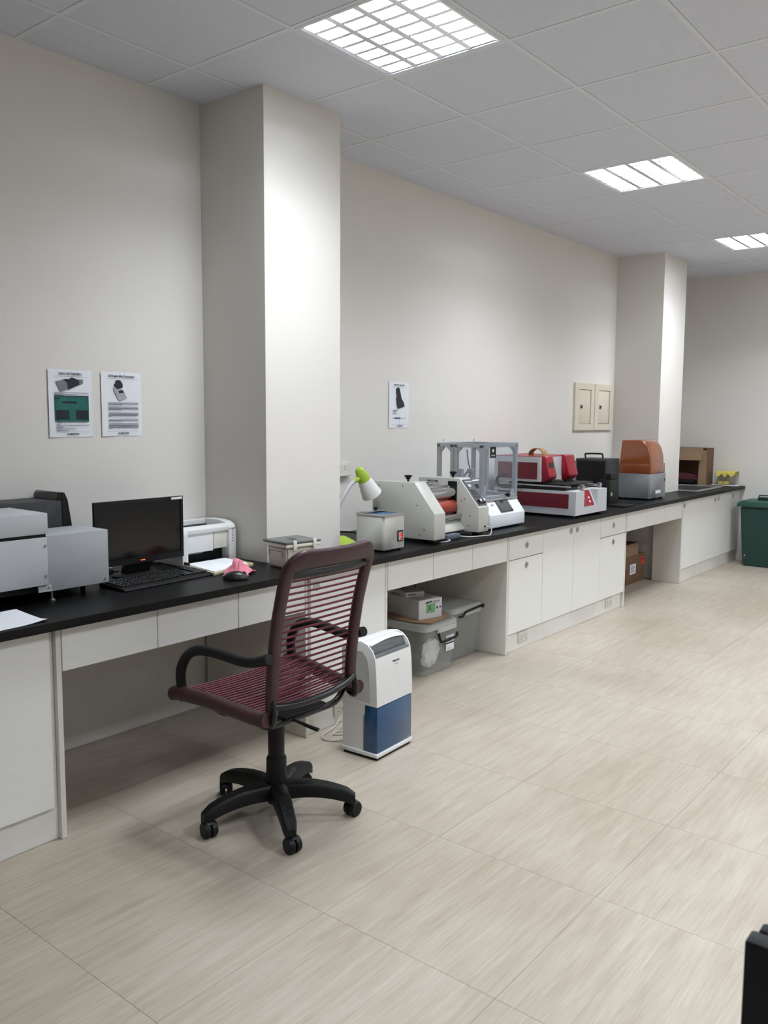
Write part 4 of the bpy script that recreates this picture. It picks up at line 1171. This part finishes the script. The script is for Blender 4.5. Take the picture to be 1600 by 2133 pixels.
obj('probe_tip', CY((.448, 4.425, 1.085), (.442, 4.425, 1.052), .015, .010, seg=16), DGREY, te)
bm = bmesh.new(); cyl(bm, (.36, 4.54, 1.05), (.36, 4.66, 1.05), .028, seg=20); cyl(bm, (.36, 4.66, 1.05), (.36, 4.68, 1.05), .018, seg=16); obj('load_drum', bm, STEEL, te)
obj('specimen_stage', B(.34, .46, 4.46, 4.60, .966, 1.035, r=.004), LGREY, te)
obj('stage_knob', CY((.52, 4.42, 1.0), (.545, 4.42, 1.0), .014, seg=14), BLK, te)
obj('stage_knob', CY((.50, 4.40, 1.045), (.525, 4.40, 1.045), .014, seg=14), BLK, te)
obj('guide_rail', B(.40, .415, 4.39, 4.74, .985, .995), CHROME, te)

# ---------------------------------------------------------------- red and grey twin-head machine
rd = thing('twin_head_machine', 'light grey and red twin-head bench machine with black carriage', 'machine', (.5, 5.53, T))
y0, y1 = 5.280, 5.776
bm = bmesh.new()
nz = (5.410, 5.620)
box(bm, .10, .752, y0, nz[0], .803, .967); box(bm, .10, .752, nz[1], y1, .803, .967); box(bm, .10, .752, nz[0], nz[1], .803, .850)
prism(bm, [(.10, .850), (.10, .967), (.690, .967), (.745, .850)], 'y', nz[0], nz[1])
bmesh.ops.remove_doubles(bm, verts=bm.verts[:], dist=1e-5)
obj('base_housing', bm, LGREY, rd, smooth=0)
obj('base_side_panel', B(.13, .698, y0 - .003, y0, .850, .948), DRED, rd, smooth=0)
a = Vector((.694, 0, .962)); b = Vector((.744, 0, .856)); dr = (b - a).normalized(); nr = Vector((-dr.z, 0, dr.x))
pts = [a, b, b + nr * .003, a + nr * .003]
obj('control_panel', PR([(q.x, q.z) for q in pts], 'y', nz[0] + .004, nz[1] - .03), RED, rd, smooth=0)
for u, y, m in ((.25, 5.47, WHITEP), (.5, 5.46, WHITEP), (.5, 5.54, WHITEP), (.75, 5.535, WHITEP), (.78, 5.435, GREEN_L)):
    q = a + (b - a) * u + nr * .003
    obj('button', CY(Vector((q.x, y, q.z)), Vector((q.x, y, q.z)) + nr * .004, .008 if m is WHITEP else .013, seg=14), m, rd)
for x in (.16, .70):
    for y in (y0 + .04, y1 - .04): obj('foot', B(x - .025, x + .025, y - .02, y + .02, T, .803), BLK, rd)
obj('platen', B(.12, .66, 5.300, 5.56, .968, .990, r=.002), BLK, rd)
obj('slide_bar', B(.14, .70, 5.296, 5.306, .992, 1.002), STEEL, rd)
obj('column', B(.30, .40, 5.33, 5.39, .968, 1.022), LGREY2, rd)
obj('carriage', B(.20, .66, 5.32, 5.74, 1.000, 1.012, r=.003), BLK, rd)
for y in (5.48, 5.760):
    obj('rail', CY((.20, y, .985), (.705, y, .985), .008, seg=12), CHROME, rd)
    bm = bmesh.new(); box(bm, .685, .712, y - .014, y + .012, .967, 1.003, r=.002, seg=1); cyl(bm, (.712, y, .99), (.718, y, .99), .006, seg=10)
    obj('rail_clamp', bm, STEEL, rd)
u0, u1 = 5.282, 5.730
obj('upper_housing', PR([(.10, 1.022), (.10, 1.196), (.472, 1.196), (.478, 1.022)], 'y', u0, u0 + .012), LGREY, rd, smooth=0)
obj('upper_body', PR([(.10, 1.055), (.10, 1.194), (.476, 1.194), (.476, 1.055)], 'y', u0 + .012, u1), LGREY, rd, smooth=0)
obj('top_cover', PR([(.10, 1.195), (.10, 1.200), (.472, 1.200), (.472, 1.195)], 'y', u0 + .004, u1), RED, rd, smooth=0)
obj('upper_side_panel', B(.13, .450, u0 - .003, u0, 1.038, 1.156), DRED, rd, smooth=0)
def head(y0, y1, disp):
    bm = PR([(.470, 1.203), (.496, 1.203), (.505, 1.196), (.541, 1.062), (.535, 1.046), (.50, 1.022), (.479, 1.022)], 'y', y0, y1, r=.004)
    o = obj('head', bm, RED, rd)
    obj('head_shadow_gap', B(.485, .51, y0 + .015, y1 - .015, 1.014, 1.026), BLK, rd)
    if disp:
        qa = Vector((.5165, 0, 1.156)); qb = Vector((.5255, 0, 1.122)); dq = (qb - qa).normalized(); nq = Vector((-dq.z, 0, dq.x))
        obj('display', PR([(q.x, q.z) for q in (qa, qb, qb + nq * .003, qa + nq * .003)], 'y', (y0 + y1) / 2 - .030, (y0 + y1) / 2 + .032), mat('green_black_lcd', (20, 44, 40), rough=.2), rd)
head(5.2945, 5.405, True); head(5.592, 5.735, False)
bm = bmesh.new()   # curved brown strap handle
n = 16; V = []
for i in range(n + 1):
    a = PI * i / n
    V.append([(.335 + .062 * math.cos(a), 1.200 + .052 * math.sin(a))])
outer = [v[0] for v in V]; inner = [(.335 + .056 * math.cos(PI * i / n), 1.200 + .046 * math.sin(PI * i / n)) for i in range(n + 1)][::-1]
prism(bm, outer + inner, 'y', 5.46, 5.53)
obj('strap_handle', bm, mat('brown_strap', (150, 118, 70), rough=.4, var=.15), rd)
obj('cable_chain', TU([(.235, 5.22, 1.062), (.20, 5.22, 1.064), (.172, 5.22, 1.048), (.160, 5.22, 1.02), (.175, 5.22, .994), (.215, 5.22, .980), (.34, 5.262, .982)], .011, seg=8), BLK, rd)

# ---------------------------------------------------------------- black case, small drive, flat tablet, cables
t = thing('black_case', 'tall black speaker-like case with a top handle behind the red machine', 'case', (.33, 6.5, T))
obj('case_body', B(.19, .46, 6.40, 6.66, T + .001, 1.142, r=.006), DGREY, t)
obj('case_side', B(.20, .45, 6.396, 6.401, T + .02, 1.125, r=.002, seg=1), BLK, t)
obj('case_bracket', PR([(.17, 1.12), (.20, 1.12), (.20, .80), (.185, .80)], 'y', 6.395, 6.41), MGREY, t)
obj('handle', TU([(.25, 6.46, 1.142), (.245, 6.46, 1.172), (.26, 6.46, 1.180), (.38, 6.46, 1.182), (.398, 6.46, 1.172), (.40, 6.46, 1.142)], .007, seg=8, n=3), BLK, t)
t = thing('black_drive', 'small black upright device left of the orange-hooded machine', 'device', (.50, 6.33, T))
obj('device_body', B(.455, .545, 6.28, 6.42, T + .001, .985, r=.004), BLK, t)
obj('device_top', B(.50, .545, 6.30, 6.42, .985, 1.035, r=.004), BLK, t)
obj('silver_disc', CY((.545, 6.325, .87), (.5465, 6.325, .87), .016, seg=18), STEEL, t)
tag(obj('black_tablet', B(.55, .70, 6.22, 6.40, T + .001, T + .014, r=.003), BLK_S, None), 'flat black pad lying on the worktop right of the red machine', 'pad')
tag(obj('cable', TU([(.56, 6.42, T + .012), (.60, 6.47, T + .02), (.63, 6.52, T + .006), (.66, 6.62, T + .005), (.65, 6.75, T + .005), (.60, 6.72, T + .005), (.55, 6.60, T + .006)], .0035, seg=8), BLK, None), 'black cable looping on the worktop before the orange-hooded machine', 'cable')

# ---------------------------------------------------------------- orange-hooded machine
t = thing('hooded_machine', 'grey steel machine with a domed amber plastic hood before the far pillar', 'machine', (.48, 7.07, T))
x0, x1, y0, y1 = .322, .634, 6.900, 7.238
obj('housing', PR([(x0, y0), (x1 - .012, y0), (x1, y0 + .012), (x1, y1), (x0, y1)], 'z', .797, 1.003, r=.002, seg=1), mat('grey_steel_paint', (138, 141, 144), rough=.4, metal=.3), t)
obj('corner_trim', PR([(x1 - .014, y0 - .001), (x1 + .001, y0 + .014), (x1 - .003, y0 + .016), (x1 - .016, y0 + .003)], 'z', .797, 1.002), STEEL, t)
obj('nameplate', B(x1, x1 + .001, 7.015, 7.130, .834, .862), WHITEP, t)
obj('side_latch', B(x1, x1 + .003, 7.205, 7.220, .935, .955), DGREY, t)
for x in (x0 + .03, x1 - .03):
    for y in (y0 + .03, y1 - .03): obj('foot', CY((x, y, T), (x, y, .797), .014, seg=12), BLK, t)
obj('hood_skirt', B(x0 + .008, x1 - .004, y0 + .006, y1 - .008, 1.003, 1.089, r=.006), ORANGE, t)
pts = [(.345, 1.087), (.362, 1.286), (.50, 1.290)]
for k in range(1, 11):
    a = PI / 2 * (1 - k / 10); pts.append((.515 + .107 * math.cos(a), 1.098 + .192 * math.sin(a)))
pts.append((.622, 1.087))
bm = bmesh.new()
lays = []
for yy, s in ((y0 + .014, .965), (y0 + .020, .99), (y0 + .032, 1.0), (y1 - .040, 1.0), (y1 - .028, .99), (y1 - .022, .965)):
    cxm, czm = .48, 1.087
    lays.append([bm.verts.new((cxm + (p[0] - cxm) * s, yy, czm + (p[1] - czm) * s)) for p in pts])
m_ = len(pts)
for A, B2 in zip(lays, lays[1:]):
    for k in range(m_): bm.faces.new((A[k], A[(k + 1) % m_], B2[(k + 1) % m_], B2[k]))
bm.faces.new(lays[0][::-1]); bm.faces.new(lays[-1])
obj('hood', bm, ORANGE, t, smooth=50)

# ---------------------------------------------------------------- far corner: sink, carton, rack, green bin
t = thing('sink', 'stainless steel sink with a raised rim set into the far worktop', 'sink', (.42, 8.45, T))
bm = bmesh.new()
a0, a1, b0, b1 = SK[0] - .024, SK[1] + .026, SK[2] - .024, SK[3] + .024
for q in ((a0, a1, b0, b0 + .035), (a0, a1, b1 - .035, b1), (a0, a0 + .035, b0 + .035, b1 - .035), (a1 - .035, a1, b0 + .035, b1 - .035)): box(bm, *q, T + .0005, T + .008)
bmesh.ops.remove_doubles(bm, verts=bm.verts[:], dist=1e-5)
obj('rim', bm, mat('satin_steel', (205, 206, 208), rough=.42, metal=.8), t, smooth=0)
bm = bmesh.new(); c0, c1, d0, d1, zb = SK[0] + .006, SK[1] - .006, SK[2] + .006, SK[3] - .006, T - .16
box(bm, c0, c1, d0, d1, zb, zb + .003)
for q in ((c0, c0 + .003, d0, d1), (c1 - .003, c1, d0, d1), (c0, c1, d0, d0 + .003), (c0, c1, d1 - .003, d1)): box(bm, *q, zb, T)
obj('bowl', bm, STEEL, t, smooth=0)
obj('tap', TU([(.17, 8.47, T + .001), (.17, 8.47, T + .14), (.19, 8.47, T + .18), (.26, 8.47, T + .18), (.29, 8.47, T + .15)], .010, seg=12), CHROME, t)

t = thing('cardboard_box', 'big open brown carton standing on the worktop in the far corner', 'box', (.23, 9.03, T))
x0, x1, y0, y1, z0, z1 = .03, .430, 8.925, 9.135, T + .001, 1.168
bm = bmesh.new()
for q in ((x0, x1, y1 - .005, y1, z0, z1), (x0, x0 + .005, y0, y1 - .005, z0, z1), (x1 - .005, x1, y0, y1 - .005, z0, z1), (x0 + .005, x1 - .005, y0, y1 - .005, z0, z0 + .005), (x0 + .005, x1 - .005, y0, y1 - .005, z1 - .005, z1)): box(bm, *q)
obj('carton_walls', bm, CARD, t, smooth=0)
obj('top_flap', PR([(y0, z1), (y0, z1 - .004), (y0 - .055, z1 - .130), (y0 - .060, z1 - .126)], 'x', x0, x1 - .04), CARD_L, t, smooth=0)
obj('side_flap', PR([(x1, y0), (x1 - .004, y0), (x1 - .075, y0 - .02), (x1 - .075, y0 - .024)], 'z', z0, z1 - .02), CARD_L, t, smooth=0)
obj('printed_mark', PR([(x1 - .005, y0 + .05), (x1 + .0005, y0 + .05), (x1 + .0005, y0 + .13), (x1 - .005, y0 + .13)], 'z', z0 + .06, z0 + .13), mat('faded_green_print', (96, 92, 66), rough=.9), t)
bm = bmesh.new(); prism(bm, [(x0 + .012, z0 + .007), (x0 + .012, .90), (.20, .905), (x1 - .05, .875), (x1 - .03, .83), (x1 - .03, z0 + .007)], 'y', y0 + .03, y1 - .03, r=.012)
tag(obj('maroon_cloth', bm, MAROON, None), 'maroon cloth bundle lying inside the open brown carton', 'cloth')
tag(obj('black_bag', B(.06, .33, 8.86, 8.925, T + .007, T + .055, r=.015), BLK, None), 'flat black bag lying at the mouth of the open carton', 'bag')

tag(obj('white_tray', B(.455, .725, 8.99, 9.125, T + .0005, T + .008, r=.003), WHITEP, None), 'shallow white tray under the wire rack in the far corner', 'tray')
t = thing('wire_rack', 'small wire rack with yellow cloth on a white tray in the corner', 'rack', (.59, 9.06, T + .009))
x0, x1, y0, y1, z0, z1 = .495, .700, 9.005, 9.115, T + .0105, T + .125
for z in (z0 + .002, z1):
    obj('hoop', TU([(x0, y0, z), (x1, y0, z), (x1, y1, z), (x0, y1, z), (x0, y0, z)], .0022, seg=6, n=1), STEEL, t)
for k in range(9):
    x = x0 + (x1 - x0) * k / 8
    obj('wire', CY((x, y0, z0), (x, y0, z1), .0016, seg=6), STEEL, t); obj('wire', CY((x, y1, z0), (x, y1, z1), .0016, seg=6), STEEL, t)
for s in (1, 2): obj('wire', CY((x0, y0 + .036 * s, z0), (x0, y0 + .036 * s, z1), .0016, seg=6), STEEL, t)
def rag(name, cx_, cy_, cz, sx, sy_, drop, seed, m):
    bm = bmesh.new(); n = 24; V = []
    for i in range(n + 1):
        row = []
        for k in range(n + 1):
            u, v = i / n * 2 - 1, k / n * 2 - 1
            nn_ = mnoise.noise(Vector((u * 2.5 + seed, v * 2.5, seed)))
            z = cz + .012 * nn_ - drop * max(0, abs(v) - .45) * (1 + .4 * math.sin(u * 9 + seed))
            row.append(bm.verts.new((cx_ + u * sx, cy_ + v * sy_ * (1 if abs(v) < .5 else .5 / abs(v) + .1 * abs(v)), z)))
        V.append(row)
    for i in range(n):
        for k in range(n): bm.faces.new((V[i][k], V[i + 1][k], V[i + 1][k + 1], V[i][k + 1]))
    o = obj(name, bm, m, None, smooth=180)
    md = o.modifiers.new('thickness', 'SOLIDIFY'); md.thickness = .002
    return o
tag(rag('yellow_cloth', .605, 9.06, z1 + .020, .095, .124, .07, 2.1, YELLOW), 'yellow cleaning cloth draped over the wire rack', 'cloth')
tag(obj('yellow_sponge', B(.515, .62, 9.03, 9.09, z0 + .005, z0 + .035, r=.008), YELLOW, None), 'yellow sponge lying inside the wire rack', 'sponge')

t = thing('green_bin', 'dark green lidded plastic waste bin on the floor by the far wall', 'bin', (1.12, 8.96, 0))
bm = bmesh.new()
lo = [(.862, 8.82), (1.355, 8.82), (1.355, 9.10), (.862, 9.10)]; hi = [(.822, 8.795), (1.395, 8.795), (1.395, 9.125), (.822, 9.125)]
A = [bm.verts.new((x, y, .001)) for x, y in lo]; B2 = [bm.verts.new((x, y, .60)) for x, y in hi]
bm.faces.new(A[::-1]); bm.faces.new(B2)
for k in range(4): bm.faces.new((A[k], A[(k + 1) % 4], B2[(k + 1) % 4], B2[k]))
bmesh.ops.bevel(bm, geom=bm.edges[:], offset=.012, segments=3, affect='EDGES')
obj('tub', bm, GREEN, t)
obj('lid', PR([(.795, .600), (.793, .630), (.83, .658), (1.39, .658), (1.425, .63), (1.425, .600)], 'y', 8.775, 9.135, r=.006), GREEN_L, t)
obj('lid_hinge', B(.93, 1.30, 8.99, 9.10, .658, .685, r=.006), GREEN, t)
obj('handle', TU([(.955, 8.93, .658), (.965, 8.93, .705), (.99, 8.93, .712), (1.22, 8.93, .712), (1.245, 8.93, .705), (1.255, 8.93, .658)], .006, seg=8, n=3), GREEN_L, t)
obj('bolt', CY((.885, 8.801, .11), (.885, 8.797, .11), .006, seg=8), WHITEP, t)

# ---------------------------------------------------------------- near right: monitor edge on its own desk
t = thing('black_monitor', 'black monitor corner cut off at the lower right edge of the photo', 'monitor', (3.42, .62, .75), 0)
obj('screen_shell', B(3.192, 3.72, .600, .618, .80, 1.100, r=.003), BLK, t)
obj('groove', B(3.197, 3.715, .617, .623, .805, 1.094), BLK_G, t)
obj('rear_shell', B(3.195, 3.717, .623, .637, .803, 1.098, r=.004), BLK, t)
obj('neck', B(3.41, 3.50, .637, .66, .76, .95, r=.004), BLK, t)
obj('foot', B(3.34, 3.57, .55, .72, .7505, .762, r=.004), BLK, t)
t = thing('side_desk', 'white side desk outside the photo carrying the black monitor', 'desk', (3.7, .45, 0))
obj('desk_top', B(3.20, 4.4, .15, .76, .72, .75, r=.002, seg=1), LAM, t)
for x in (3.22, 4.36):
    for y in (.18, .71): obj('leg', B(x, x + .03, y, y + .03, 0, .72), LGREY2, t)
